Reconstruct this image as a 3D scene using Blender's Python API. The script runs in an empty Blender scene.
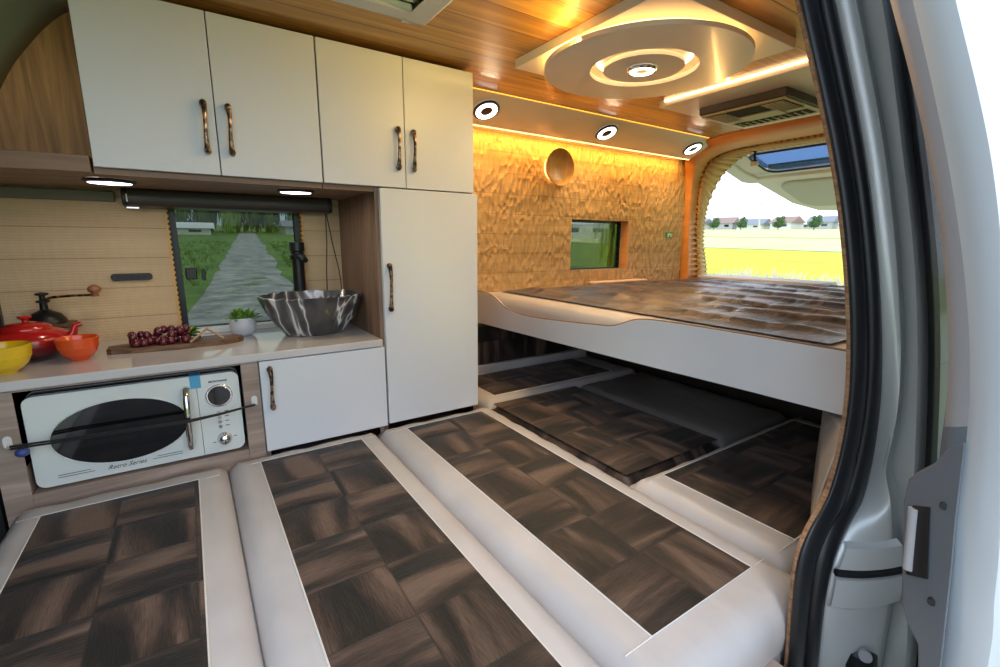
import bpy, bmesh, math, random
from mathutils import Vector, Matrix
R = math.radians
sc = bpy.context.scene
COL = sc.collection

# ------------------------------------------------------------ camera, world, light, exposure
cam_d = bpy.data.cameras.new('camera'); cam = bpy.data.objects.new('camera', cam_d); COL.objects.link(cam)
cam_d.sensor_width = 36.0; cam_d.lens = 36.0*465/1000; cam_d.clip_start = 0.01; cam_d.clip_end = 600
yaw, pitch, roll = R(33.6), R(11.2), R(0.3)
fw = Vector((math.sin(yaw)*math.cos(pitch), math.cos(yaw)*math.cos(pitch), -math.sin(pitch)))
rt = Vector((math.cos(yaw), -math.sin(yaw), 0)); up = rt.cross(fw)
r2 = rt*math.cos(roll)+up*math.sin(roll); u2 = -rt*math.sin(roll)+up*math.cos(roll)
m = Matrix.Identity(4)
for i in range(3): m[i][0] = r2[i]; m[i][1] = u2[i]; m[i][2] = -fw[i]
m.translation = (0, 0, .63); cam.matrix_world = m
sc.camera = cam
sc.view_settings.view_transform = 'Standard'; sc.view_settings.look = 'None'
sc.view_settings.gamma = 1; sc.view_settings.use_curve_mapping = False
sc.view_settings.exposure = 0.0

w = bpy.data.worlds.new('sky'); sc.world = w; w.use_nodes = True
nt = w.node_tree; bg = nt.nodes['Background']
tc = nt.nodes.new('ShaderNodeTexCoord'); sp = nt.nodes.new('ShaderNodeSeparateXYZ')
rp = nt.nodes.new('ShaderNodeValToRGB')
rp.color_ramp.elements[0].position = 0.0; rp.color_ramp.elements[0].color = (.80, .88, 1, 1)
rp.color_ramp.elements[1].position = 0.7; rp.color_ramp.elements[1].color = (.62, .78, 1, 1)
nt.links.new(tc.outputs['Generated'], sp.inputs[0]); nt.links.new(sp.outputs['Z'], rp.inputs[0])
nt.links.new(rp.outputs[0], bg.inputs['Color']); bg.inputs['Strength'].default_value = 2.5

sun_d = bpy.data.lights.new('sun', 'SUN'); sun = bpy.data.objects.new('sun', sun_d); COL.objects.link(sun)
sun_d.energy = 1.2; sun_d.angle = R(15); sun_d.color = (1, .96, .88)
sun.rotation_euler = Vector((-.35, -.5, .8)).to_track_quat('Z', 'Y').to_euler()

WARM = (1, .55, .17)

# ------------------------------------------------------------ materials
def mat(name, col=(.8, .8, .8), rough=.5, metal=0, spec=.5, emit=None, es=0, coat=0, alpha=1):
    M = bpy.data.materials.new(name); M.use_nodes = True
    b = M.node_tree.nodes['Principled BSDF']
    b.inputs['Base Color'].default_value = (*col, 1); b.inputs['Roughness'].default_value = rough
    b.inputs['Metallic'].default_value = metal; b.inputs['Specular IOR Level'].default_value = spec
    b.inputs['Coat Weight'].default_value = coat; b.inputs['Coat Roughness'].default_value = .12
    if emit: b.inputs['Emission Color'].default_value = (*emit, 1); b.inputs['Emission Strength'].default_value = es
    return M

class N:
    """small node helper"""
    def __init__(s, M): s.M = M; s.t = M.node_tree; s.b = s.t.nodes['Principled BSDF']
    def n(s, kind, **kw):
        o = s.t.nodes.new('ShaderNode'+kind)
        for k, v in kw.items():
            if k in o.inputs.keys(): s.put(o.inputs[k], v)
            else: setattr(o, k, v)
        return o
    def put(s, inp, v):
        if isinstance(v, bpy.types.NodeSocket): s.t.links.new(v, inp)
        else: inp.default_value = v
    def coord(s, scale=(1, 1, 1), loc=(0, 0, 0), rot=(0, 0, 0)):
        c = s.n('TexCoord'); mp = s.n('Mapping'); s.t.links.new(c.outputs['Object'], mp.inputs[0])
        mp.inputs['Scale'].default_value = scale; mp.inputs['Location'].default_value = loc; mp.inputs['Rotation'].default_value = rot
        return mp.outputs[0]
    def noise(s, vec, scale=5, detail=4, rough=.5, dist=0):
        o = s.n('TexNoise'); s.t.links.new(vec, o.inputs['Vector']); o.inputs['Scale'].default_value = scale
        o.inputs['Detail'].default_value = detail; o.inputs['Roughness'].default_value = rough; o.inputs['Distortion'].default_value = dist
        return o.outputs['Fac']
    def ramp(s, fac, stops):
        o = s.n('ValToRGB'); s.t.links.new(fac, o.inputs[0]); e = o.color_ramp.elements
        while len(e) < len(stops): e.new(.5)
        for k, (p, c) in enumerate(stops): e[k].position = p; e[k].color = (*c, 1)
        return o.outputs[0]
    def math(s, op, a, b=0, c=0):
        o = s.n('Math', operation=op); s.put(o.inputs[0], a); s.put(o.inputs[1], b)
        if len(o.inputs) > 2: s.put(o.inputs[2], c)
        return o.outputs[0]
    def mix(s, f, a, b, mode='MIX'):
        o = s.n('MixRGB', blend_type=mode); s.put(o.inputs[0], f)
        s.put(o.inputs[1], a if isinstance(a, bpy.types.NodeSocket) else (*a, 1))
        s.put(o.inputs[2], b if isinstance(b, bpy.types.NodeSocket) else (*b, 1)); return o.outputs[0]
    def bump(s, h, dist=.01, strength=1, prev=None):
        o = s.n('Bump'); s.t.links.new(h, o.inputs['Height']); o.inputs['Distance'].default_value = dist; o.inputs['Strength'].default_value = strength
        if prev: s.t.links.new(prev, o.inputs['Normal'])
        return o.outputs[0]
    def col(s, c): s.t.links.new(c, s.b.inputs['Base Color'])
    def nor(s, c): s.t.links.new(c, s.b.inputs['Normal'])

def wood(name, light, dark, axis='x', rough=.4, grain=1.0, planks=None, knots=False, coat=0, hi=None):
    """grain running along axis; planks = (axis across, width)"""
    M = mat(name, light, rough, coat=coat); k = N(M)
    st = {'x': (.25, 4, 4), 'y': (4, .25, 4), 'z': (4, 4, .25)}[axis]
    c0 = k.coord(tuple(q*grain for q in st))
    sep = None
    if planks:
        sep = k.n('SeparateXYZ'); tc_ = k.n('TexCoord'); k.t.links.new(tc_.outputs['Object'], sep.inputs[0])
        a = sep.outputs[planks[0].upper()]
        q = k.math('DIVIDE', a, planks[1]); fl = k.math('FLOOR', q); fr = k.math('FRACT', q)
        wn = k.n('TexWhiteNoise', noise_dimensions='1D'); k.t.links.new(fl, wn.inputs['W'])
        add = k.n('VectorMath', operation='ADD'); k.t.links.new(c0, add.inputs[0])
        sc_ = k.n('VectorMath', operation='SCALE'); k.t.links.new(wn.outputs['Color'], sc_.inputs[0]); sc_.inputs['Scale'].default_value = 9
        k.t.links.new(sc_.outputs[0], add.inputs[1]); c0 = add.outputs[0]
    n1 = k.noise(c0, 3.0, 6, .6, 1.4); n2 = k.noise(c0, 14, 3, .6, .4)
    f = k.math('ADD', k.math('MULTIPLY', n1, .72), k.math('MULTIPLY', n2, .28))
    c = k.ramp(f, [(.34, dark), (.5, tuple((a+b)/2 for a, b in zip(light, dark))), (.64, light)])
    h = k.math('MULTIPLY', f, .3)
    if knots:
        vc = k.coord({'x': (1.2, 6, 6), 'y': (6, 1.2, 6), 'z': (6, 6, 1.2)}[axis])
        v = k.n('TexVoronoi', Scale=1.6); k.t.links.new(vc, v.inputs['Vector'])
        kn = k.ramp(v.outputs['Distance'], [(.03, (1, 1, 1)), (.1, (0, 0, 0))])
        c = k.mix(kn, c, tuple(q*.25 for q in dark))
    if planks:
        tone = k.math('MULTIPLY_ADD', wn.outputs['Value'], .45, .72)
        c = k.mix(1, c, k.n('CombineColor', Red=tone, Green=tone, Blue=tone).outputs[0], 'MULTIPLY')
        edge = k.math('LESS_THAN', k.math('ABSOLUTE', k.math('SUBTRACT', fr, .5)), .485)
        c = k.mix(edge, tuple(q*.18 for q in dark), c)
        h = k.math('ADD', h, edge)
    k.col(c); k.nor(k.bump(h, .002, .6))
    return M

M = {}
M['pine'] = wood('pine ceiling planks', (.68, .35, .06), (.26, .095, .012), 'x', .42, 1, ('y', .098), True, .3)
M['arch'] = wood('bent orange wood', (.80, .34, .075), (.62, .24, .05), 'y', .4, .6)
M['rib'] = wood('ribbed light wood', (.78, .46, .15), (.62, .34, .10), 'x', .5, .8)
M['oak'] = wood('grey oak laminate', (.46, .35, .29), (.24, .17, .135), 'x', .5, 1.6)
M['oakz'] = wood('brown grained laminate', (.34, .21, .14), (.13, .07, .045), 'z', .5, 1.8)
M['walnut'] = wood('walnut laminate', (.88, .43, .13), (.26, .10, .03), 'z', .5, 1.3)
M['walnutx'] = wood('walnut soffit', (.30, .18, .11), (.16, .09, .055), 'x', .5, 1.2)
M['board'] = wood('olive wood board', (.24, .12, .055), (.04, .018, .01), 'x', .5, 4)
M['stick'] = wood('pale stick wood', (.5, .33, .2), (.3, .18, .1), 'x', .6, 6)
M['mdfline'] = mat('melamine edge', (.55, .5, .45), .5)

def carved():
    M_ = mat('carved wall wood', (.7, .45, .2), .55); k = N(M_)
    tc_ = k.n('TexCoord'); sep = k.n('SeparateXYZ'); k.t.links.new(tc_.outputs['Object'], sep.inputs[0])
    g = k.noise(k.coord((.3, 1, 5)), 7, 6, .6, .6)
    g2 = k.noise(k.coord((.2, 1, 2)), 3, 3)
    c = k.ramp(k.math('ADD', k.math('MULTIPLY', g, .6), k.math('MULTIPLY', g2, .4)), [(.35, (.50, .295, .105)), (.5, (.60, .37, .145)), (.65, (.69, .45, .19))])
    kit = k.math('LESS_THAN', sep.outputs['X'], .7); c = k.mix(k.math('MULTIPLY', kit, .55), c, (.66, .52, .36))
    # board seams along the wall
    q = k.math('FRACT', k.math('DIVIDE', sep.outputs['Z'], .095))
    seam = k.math('LESS_THAN', q, .03)
    c = k.mix(k.math('MULTIPLY', seam, .6), c, (.25, .13, .05))
    # fine flutes
    warp = k.noise(k.coord((1, 1, 1)), 9, 2)
    zz = k.math('ADD', sep.outputs['Z'], k.math('MULTIPLY', warp, .006))
    fl = k.math('SINE', k.math('MULTIPLY', zz, 2*math.pi/.0085))
    # hollows cut with a gouge, only in the sleeping part of the wall
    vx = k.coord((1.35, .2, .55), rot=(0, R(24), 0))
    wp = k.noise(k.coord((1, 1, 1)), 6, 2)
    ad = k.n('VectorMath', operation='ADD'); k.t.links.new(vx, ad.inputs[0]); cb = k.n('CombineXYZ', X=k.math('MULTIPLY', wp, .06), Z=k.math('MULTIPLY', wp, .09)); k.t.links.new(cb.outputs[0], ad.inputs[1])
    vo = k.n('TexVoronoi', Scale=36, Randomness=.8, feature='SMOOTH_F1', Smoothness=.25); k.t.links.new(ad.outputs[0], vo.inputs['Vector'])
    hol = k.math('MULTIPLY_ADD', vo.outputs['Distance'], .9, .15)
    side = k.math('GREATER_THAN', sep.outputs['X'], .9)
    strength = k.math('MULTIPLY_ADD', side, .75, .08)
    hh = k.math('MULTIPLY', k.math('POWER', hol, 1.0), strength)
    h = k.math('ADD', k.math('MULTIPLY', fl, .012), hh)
    c = k.mix(k.math('MULTIPLY', k.math('MULTIPLY', k.math('SUBTRACT', .55, hol), strength), .8), c, (.3, .15, .04))  # shade inside the hollows mixed into the wood colour
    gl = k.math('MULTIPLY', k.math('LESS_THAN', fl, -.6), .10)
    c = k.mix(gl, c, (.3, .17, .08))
    k.col(c); k.nor(k.bump(h, .02, 1)); return M_
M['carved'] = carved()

def cabinet_white():
    M_ = mat('white textured laminate', (.70, .73, .78), .38); k = N(M_)
    n = k.noise(k.coord((1, 1, 5)), 60, 3); k.nor(k.bump(n, .0012, .35)); return M_
M['white'] = cabinet_white()
M['edge'] = mat('dark gap edge', (.06, .05, .045), .7)

def fur():
    M_ = mat('patchwork brown fur', (.1, .06, .045), .62); k = N(M_)
    tc_ = k.n('TexCoord'); mp = k.n('Mapping'); k.t.links.new(tc_.outputs['Object'], mp.inputs[0])
    ch = k.n('TexChecker', Scale=1/.15); k.t.links.new(mp.outputs[0], ch.inputs['Vector']); f = ch.outputs['Fac']
    lx = k.coord((.8, 6, 1)); ly = k.coord((6, .8, 1))
    wx = k.noise(k.coord((1.2, 7, 1)), 2.3, 1.5, .5, .7); wy = k.noise(k.coord((7, 1.2, 1)), 2.3, 1.5, .5, .7)
    fx = k.noise(k.coord((8, 90, 1)), 4, 2); fy = k.noise(k.coord((90, 8, 1)), 4, 2)
    wv = k.mix(f, wx, wy); fi = k.mix(f, fx, fy)
    # tone varies per patch
    sep = k.n('SeparateXYZ'); k.t.links.new(tc_.outputs['Object'], sep.inputs[0])
    a = k.math('FLOOR', k.math('DIVIDE', sep.outputs['X'], .15)); b = k.math('FLOOR', k.math('DIVIDE', sep.outputs['Y'], .15))
    cv = k.n('CombineXYZ', X=a, Y=b); wn = k.n('TexWhiteNoise'); k.t.links.new(cv.outputs[0], wn.inputs[0])
    t = k.math('ADD', k.math('ADD', k.math('MULTIPLY_ADD', wv, 1.5, -.25), k.math('MULTIPLY', fi, .30)), k.math('MULTIPLY', wn.outputs['Value'], .07))
    c = k.ramp(t, [(.50, (.005, .004, .004)), (.63, (.022, .013, .010)), (.75, (.062, .036, .026)), (.90, (.13, .082, .06))])
    # seams of the patches
    def sm(o):
        q = k.math('FRACT', k.math('DIVIDE', o, .15)); return k.math('GREATER_THAN', k.math('ABSOLUTE', k.math('SUBTRACT', q, .5)), .485)
    s_ = k.math('MAXIMUM', sm(sep.outputs['X']), sm(sep.outputs['Y']))
    c = k.mix(k.math('MULTIPLY', s_, .55), c, (.01, .007, .006))
    k.col(c); h = k.math('ADD', k.math('MULTIPLY', t, 1), k.math('MULTIPLY', s_, -.5)); k.nor(k.bump(h, .008, .7))
    k.b.inputs['Sheen Weight'].default_value = .12; k.b.inputs['Sheen Roughness'].default_value = .4
    return M_
M['fur'] = fur()
def furgloss():
    M_ = M['fur'].copy(); M_.name = 'glossy patchwork brown fur'; M_.node_tree.nodes['Principled BSDF'].inputs['Roughness'].default_value = .27
    M_.node_tree.nodes['Principled BSDF'].inputs['Sheen Weight'].default_value = .3
    return M_
M['furbed'] = furgloss()

def leather(name, col, r=.42):
    M_ = mat(name, col, r); k = N(M_)
    n = k.noise(k.coord((1, 1, 1)), 4, 3, .6); n2 = k.noise(k.coord((1, 1, 1)), 220, 2)
    px = k.noise(k.coord((5, 2.4, 1)), 3, 1.5, .5, .2)
    c = k.ramp(n, [(.3, tuple(q*.9 for q in col)), (.7, tuple(min(1, q*1.08) for q in col))])
    k.col(c); k.nor(k.bump(k.math('ADD', k.math('MULTIPLY', px, 1), k.math('MULTIPLY', n2, .03)), .010, .5)); return M_
M['cream'] = leather('cream leatherette', (.50, .475, .48))
M['greyleather'] = leather('dark grey leatherette', (.20, .19, .185))
M['piping'] = mat('pale piping', (.72, .68, .64), .5)

M['silver'] = mat('silver metallic paint', (.62, .66, .71), .32, .25, coat=.5)
M['silver2'] = mat('silver body paint inside', (.66, .67, .66), .34, .25, coat=.4)
M['rubber'] = mat('black rubber', (.012, .013, .016), .38)
M['rubber2'] = mat('black rubber matt', (.01, .01, .012), .6)
M['plastic_black'] = mat('black plastic', (.012, .012, .014), .35)
M['trimgrey'] = mat('grey door trim', (.36, .35, .37), .5)
M['trimdark'] = mat('dark grey door trim', (.14, .16, .19), .45)
M['tgate'] = mat('beige tailgate lining', (.82, .76, .58), .6)
M['tgate2'] = mat('khaki tailgate lining', (.58, .54, .40), .7)
M['headliner'] = mat('grey green headliner', (.36, .37, .23), .85)
M['blind'] = mat('dark brown blind cassette', (.045, .036, .032), .38)
M['stone'] = mat('glossy white stone worktop', (.58, .555, .56), .1, coat=.4)
def bronze():
    M_ = mat('antique bronze', (.22, .15, .11), .28, .9); k = N(M_); n = k.noise(k.coord(), 70, 4)
    k.col(k.ramp(n, [(.38, (.03, .022, .02)), (.52, (.2, .13, .09)), (.66, (.55, .42, .33))])); return M_
M['bronze'] = bronze()
M['chrome'] = mat('chrome', (.75, .75, .76), .08, 1)
M['enamel'] = mat('ivory white enamel', (.70, .74, .72), .22, coat=.4)
M['mwglass'] = mat('black oven glass', (.006, .006, .007), .05, coat=.5)
M['mwdark'] = mat('black painted steel', (.02, .02, .021), .25)
M['ink'] = mat('black print', (.02, .02, .02), .5)
M['tape'] = mat('light blue tape', (.08, .36, .60), .5)
M['blueball'] = mat('blue bead', (.05, .08, .28), .4)
M['cordblack'] = mat('black elastic cord', (.006, .006, .006), .6)
M['hookwhite'] = mat('white plastic hook', (.75, .75, .74), .35)
M['yellow'] = mat('yellow glaze', (.75, .50, .01), .18, coat=.5)
M['orange'] = mat('orange glaze', (.72, .085, .012), .18, coat=.5)
def redglaze():
    M_ = mat('red glaze', (.4, .01, .01), .15, coat=.6); k = N(M_)
    tc_ = k.n('TexCoord'); sep = k.n('SeparateXYZ'); k.t.links.new(tc_.outputs['Object'], sep.inputs[0])
    k.col(k.ramp(k.math('MULTIPLY', sep.outputs['Z'], 10), [(.1, (.06, .008, .012)), (.75, (.48, .012, .01))])); return M_
M['red'] = redglaze()
M['iron'] = mat('black cast iron', (.012, .012, .012), .4, .3)
M['grape'] = mat('dark red grape', (.10, .008, .018), .15, coat=.5)
M['leaf'] = mat('green leaf', (.12, .28, .03), .5)
M['leafy'] = mat('bright yellow green leaf', (.30, .48, .04), .5)
M['potwhite'] = mat('matt white pot', (.66, .66, .70), .6)
def marble():
    M_ = mat('black marble with white veins', (.04, .04, .045), .12, coat=.5); k = N(M_)
    v = k.noise(k.coord((7, 7, 1.3), rot=(0, R(25), R(20))), 1.0, 3, .5, .7)
    a = k.math('ABSOLUTE', k.math('SUBTRACT', v, .5))
    f = k.ramp(a, [(.006, (.8, .8, .8)), (.018, (.16, .16, .17)), (.055, (.032, .032, .038))])
    n = k.noise(k.coord((1, 1, 1)), 30, 4); k.col(k.mix(k.math('MULTIPLY', n, .25), f, (.25, .25, .26))); k.nor(k.bump(n, .003, .3)); return M_
M['marble'] = marble()
M['lampwhite'] = mat('lit white lamp ring', (.9, .9, .9), .4, emit=(1, .95, .9), es=6)
M['lampwarm'] = mat('lit warm lamp ring', (.9, .9, .9), .4, emit=(1, .84, .62), es=7)
M['ledwarm'] = mat('lit amber strip', (.9, .6, .3), .4, emit=(1, .55, .20), es=4.5)
M['ledstrip'] = mat('lit amber line', (.9, .6, .3), .4, emit=(1, .66, .36), es=6)
M['ledyellow'] = mat('lit yellow line', (.9, .6, .3), .4, emit=(1, .55, .05), es=1.8)
M['lampcentre'] = mat('lamp centre', (.10, .06, .05), .25, .4)
M['speckled'] = mat('amber lamp lens', (.5, .3, .08), .3, emit=(1, .6, .15), es=.6)
M['panelwhite'] = mat('satin white ceiling panel', (.84, .78, .66), .4, coat=.15)
M['acgold'] = mat('olive gold plastic', (.50, .47, .27), .4)
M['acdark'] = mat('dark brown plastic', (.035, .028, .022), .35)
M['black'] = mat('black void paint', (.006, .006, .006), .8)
M['floormat'] = mat('dark rubber floor', (.02, .02, .022), .8)
M['hatch'] = mat('white hatch frame', (.62, .62, .55), .45)
M['green'] = mat('green sign', (.02, .28, .09), .5)
M['signwhite'] = mat('white sign print', (.75, .8, .7), .5)
M['seat'] = mat('dark seat fabric', (.05, .055, .065), .8)
M['rope'] = wood('tan cord edging', (.45, .25, .13), (.18, .08, .04), 'y', .8, 8)
M['inner'] = mat('beige inner lining', (.45, .36, .24), .7)

def glass(name, tint, refl=1.0, rough=0.0):
    M_ = bpy.data.materials.new(name); M_.use_nodes = True; t = M_.node_tree; t.nodes.remove(t.nodes['Principled BSDF'])
    o = t.nodes['Material Output']; tr = t.nodes.new('ShaderNodeBsdfTransparent'); tr.inputs[0].default_value = (*tint, 1)
    g = t.nodes.new('ShaderNodeBsdfGlossy'); g.inputs['Roughness'].default_value = rough; mx = t.nodes.new('ShaderNodeMixShader')
    lw = t.nodes.new('ShaderNodeFresnel'); lw.inputs[0].default_value = 1.45
    mu = t.nodes.new('ShaderNodeMath'); mu.operation = 'MULTIPLY'; mu.inputs[1].default_value = refl; t.links.new(lw.outputs[0], mu.inputs[0]); t.links.new(mu.outputs[0], mx.inputs[0]); t.links.new(tr.outputs[0], mx.inputs[1]); t.links.new(g.outputs[0], mx.inputs[2])
    t.links.new(mx.outputs[0], o.inputs[0]); return M_
M['glass'] = glass('tinted window glass', (.46, .48, .43), .35)
M['glassdark'] = mat('dark privacy glass', (.008, .02, .028), .05, coat=.5)
M['glassclear'] = glass('tailgate glass', (.30, .40, .56), .25)
M['glasshatch'] = glass('pale green hatch dome', (.80, .76, .38))

# ------------------------------------------------------------ mesh builder
class MB:
    def __init__(s): s.v = []; s.f = []
    def add(s, v, f):
        k = len(s.v); s.v += [tuple(p) for p in v]; s.f += [tuple(i+k for i in q) for q in f]; return s
    def box(s, x0, x1, y0, y1, z0, z1):
        v = [(x, y, z) for x in (x0, x1) for y in (y0, y1) for z in (z0, z1)]
        return s.add(v, [(0, 1, 3, 2), (4, 6, 7, 5), (0, 4, 5, 1), (2, 3, 7, 6), (0, 2, 6, 4), (1, 5, 7, 3)])
    def prism(s, poly, a, b):
        """poly: list of 3D points; extruded from +a to +b (vectors)"""
        a = Vector(a); b = Vector(b); n = len(poly)
        v = [Vector(p)+a for p in poly]+[Vector(p)+b for p in poly]
        return s.add(v, [tuple(range(n))[::-1], tuple(range(n, 2*n))]+[(i, (i+1) % n, (i+1) % n+n, i+n) for i in range(n)])
    def loft(s, rows, closed=False, caps=False):
        n = len(rows[0]); v = [p for r in rows for p in r]; f = []
        for i in range(len(rows)-1):
            for j in range(n if closed else n-1):
                j2 = (j+1) % n; f.append((i*n+j, i*n+j2, (i+1)*n+j2, (i+1)*n+j))
        if caps: f += [tuple(range(n))[::-1], tuple(range((len(rows)-1)*n, len(rows)*n))]
        return s.add(v, f)
    def tube(s, pts, r, n=8, closed=False, squash=None):
        pts = [Vector(p) for p in pts]; m_ = len(pts); rr = r if isinstance(r, (list, tuple)) else [r]*m_
        rows = []; prev = None
        for i, p in enumerate(pts):
            if closed: t = pts[(i+1) % m_]-pts[i-1]
            else: t = pts[min(i+1, m_-1)]-pts[max(i-1, 0)]
            t.normalize()
            if prev is None:
                a = Vector((0, 0, 1)) if abs(t.z) < .9 else Vector((0, 1, 0)); a = (a-t*a.dot(t)).normalized()
            else: a = (prev-t*prev.dot(t)).normalized()
            prev = a; b = t.cross(a)
            rows.append([p+a*rr[i]*math.cos(2*math.pi*k/n)+b*rr[i]*math.sin(2*math.pi*k/n) for k in range(n)])
        if closed: rows.append(rows[0]); return s.loft(rows, True)
        return s.loft(rows, True, True)
    def lathe(s, prof, c, axis='z', n=32, sx=1, sy=1, capped=False):
        """prof: list of (radius, height) ; axis direction of height"""
        rows = []
        for r, h in prof:
            row = []
            for k in range(n):
                a = 2*math.pi*k/n; u, v_ = r*math.cos(a)*sx, r*math.sin(a)*sy
                p = {'z': (u, v_, h), 'y': (u, h, v_), 'x': (h, u, v_)}[axis]
                row.append((c[0]+p[0], c[1]+p[1], c[2]+p[2]))
            rows.append(row)
        return s.loft(rows, True, capped)
    def sphere(s, c, r, n=12, sz=1):
        return s.lathe([(r*math.sin(math.pi*k/n)+1e-5, -r*sz*math.cos(math.pi*k/n)) for k in range(n+1)], c, 'z', n+4)
    def grid(s, f, nu, nv):
        return s.loft([[f(i/nu, j/nv) for j in range(nv+1)] for i in range(nu+1)])
    def build(s, name, mt, parent=None, bevel=0, seg=2, smooth=35, sub=0, solid=0):
        me = bpy.data.meshes.new(name); off = Vector((0, 0, 0))
        if parent is not None:
            p = parent; off = Vector(p.get('_o', (0, 0, 0)))
        me.from_pydata([tuple(Vector(v)-off) for v in s.v], [], s.f); me.materials.append(M[mt] if isinstance(mt, str) else mt)
        bm = bmesh.new(); bm.from_mesh(me); bmesh.ops.remove_doubles(bm, verts=bm.verts, dist=1e-6)
        bmesh.ops.recalc_face_normals(bm, faces=bm.faces)
        for f in bm.faces: f.smooth = True
        for e in bm.edges:
            if len(e.link_faces) == 2 and e.calc_face_angle(0) > R(smooth): e.smooth = False
        bm.to_mesh(me); bm.free()
        o = bpy.data.objects.new(name, me); COL.objects.link(o); o['_o'] = tuple(off)
        if parent is not None: o.parent = parent
        if bevel:
            b = o.modifiers.new('bevel', 'BEVEL'); b.width = bevel; b.segments = seg; b.limit_method = 'ANGLE'; b.angle_limit = R(40); b.harden_normals = True
        if solid:
            q = o.modifiers.new('solid', 'SOLIDIFY'); q.thickness = solid; q.offset = 0
        if sub:
            q = o.modifiers.new('sub', 'SUBSURF'); q.levels = sub; q.render_levels = sub
        return o

def tag(o, label=None, cat=None, group=None, kind=None):
    if label: o['label'] = label
    if cat: o['category'] = cat
    if group: o['group'] = group
    if kind: o['kind'] = kind
    return o
def thing(name, loc, label, cat, group=None, kind=None):
    o = bpy.data.objects.new(name, None); COL.objects.link(o); o.location = loc; o['_o'] = tuple(loc); o.empty_display_size = .05
    return tag(o, label, cat, group, kind)
def child_label(o, l): o['label'] = l; return o
def B(x0, x1, y0, y1, z0, z1): return MB().box(x0, x1, y0, y1, z0, z1)
def copy_tree(o, delta=(0, 0, 0), parent=None):
    c = o.copy(); COL.objects.link(c)
    if parent is not None: c.parent = parent
    else: c.location = Vector(o.location)+Vector(delta)
    for ch in list(o.children): copy_tree(ch, parent=c)
    return c
def text_mesh(body, size, name, parent, mt, loc, shear=0, ax='front', bold=0):
    cu = bpy.data.curves.new(name, 'FONT'); cu.body = body; cu.size = size; cu.shear = shear; cu.extrude = .0004; cu.offset = bold
    cu.align_x = 'CENTER'; cu.align_y = 'CENTER'; cu.resolution_u = 3
    t = bpy.data.objects.new('t', cu); COL.objects.link(t)
    dg = bpy.context.evaluated_depsgraph_get(); me = bpy.data.meshes.new_from_object(t.evaluated_get(dg))
    bpy.data.objects.remove(t); bpy.data.curves.remove(cu)
    off = Vector(parent.get('_o', (0, 0, 0))) if parent else Vector((0, 0, 0))
    for v in me.vertices: v.co = Vector((v.co.x+loc[0], loc[1]-v.co.z, v.co.y+loc[2]))-off
    me.materials.clear(); me.materials.append(M[mt]); o = bpy.data.objects.new(name, me); COL.objects.link(o); o.parent = parent; o['_o'] = tuple(off); return o
def spline(pts, n=4):
    """Catmull-Rom through the points"""
    P = [Vector(p) for p in pts]; out = []
    for i in range(len(P)-1):
        a = P[max(i-1, 0)]; b = P[i]; c = P[i+1]; d = P[min(i+2, len(P)-1)]
        for k in range(n):
            t = k/n; out.append(.5*((2*b)+(c-a)*t+(2*a-5*b+4*c-d)*t*t+(3*b-a-3*c+d)*t**3))
    out.append(P[-1]); return out

YF = 1.5      # plane of the cabinet fronts
YW = 1.93     # far side wall
ZC = 1.205    # ceiling
# ------------------------------------------------------------ setting: floor, walls, ceiling
def struct(o): o['kind'] = 'structure'; return o
struct(B(-1.8, 3.1, .27, 2.0, -.36, -.30).build('floor', 'floormat'))
# far wall with two window holes
wf = MB()
HX = (-.045, .375, .318, .79); H2 = (1.742, 2.20, .475, .75)
y0, y1 = YW, 2.0
for (a, b, c_, d) in [(-1.8, HX[0], -.3, 1.25), (HX[0], HX[1], -.3, HX[2]), (HX[0], HX[1], HX[3], 1.25), (HX[1], H2[0], -.3, 1.25),
                      (H2[0], H2[1], -.3, H2[2]), (H2[0], H2[1], H2[3], 1.25), (H2[1], 2.8, -.3, 1.25)]:
    wf.box(a, b, y0, y1, c_, d)
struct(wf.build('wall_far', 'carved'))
# ceiling of pine planks with the hole of the roof hatch
cl = MB()
for (a, b, c_, d) in [(-.2, .26, .42, 1.68), (.53, 2.85, .42, 1.68), (.26, .53, 1.19, 1.68), (.26, .53, .42, .72)]:
    cl.box(a, b, c_, d, ZC, ZC+.03)
cl.box(-.2, 3.1, 1.66, 2.02, 1.235, 1.26)
struct(cl.build('ceiling', 'pine'))
struct(B(-1.8, -.2, .3, 2.0, ZC+.02, ZC+.06).build('trim_1', 'headliner'))
struct(B(-1.86, -1.8, .2, 2.05, -.36, 1.3).build('wall_front', 'headliner'))
struct(B(-1.8, -.75, .24, .28, -.36, 1.25).build('wall_near', 'headliner'))
# slanted cornice panel with the spotlights
cp = MB().prism([(.89, 1.665, 1.207), (.89, 1.835, 1.122), (.89, 1.925, 1.128), (.89, 1.925, 1.14), (.89, 1.84, 1.136), (.89, 1.675, ZC+.025)], (0, 0, 0), (1.70, 0, 0))
cornice = tag(cp.build('cornice_panel', 'panelwhite', bevel=.002), 'long slanted beige cornice panel between pine ceiling and carved wall', 'cornice panel')
co = cp
MB().tube([(.89, 1.842, 1.121), (2.59, 1.842, 1.121)], .0028, 6).build('light_strip', 'ledwarm', cornice)
MB().tube([(.89, 1.660, ZC+.001), (2.5, 1.660, ZC+.001)], .0035, 6).build('light_line', 'ledyellow', cornice)
def area(name, loc, sx, sy, power, col, d=(0, 0, -1), parent=None):
    l = bpy.data.lights.new(name, 'AREA'); l.shape = 'RECTANGLE'; l.size = sx; l.size_y = sy; l.energy = power; l.color = col
    o = bpy.data.objects.new(name, l); COL.objects.link(o); o.location = loc; o.rotation_euler = Vector(d).to_track_quat('-Z', 'Y').to_euler(); return o
area('cornice_light', (1.75, 1.868, 1.119), 1.7, .02, 5.5, (1, .50, .10), (0, .3, -1))
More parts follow.
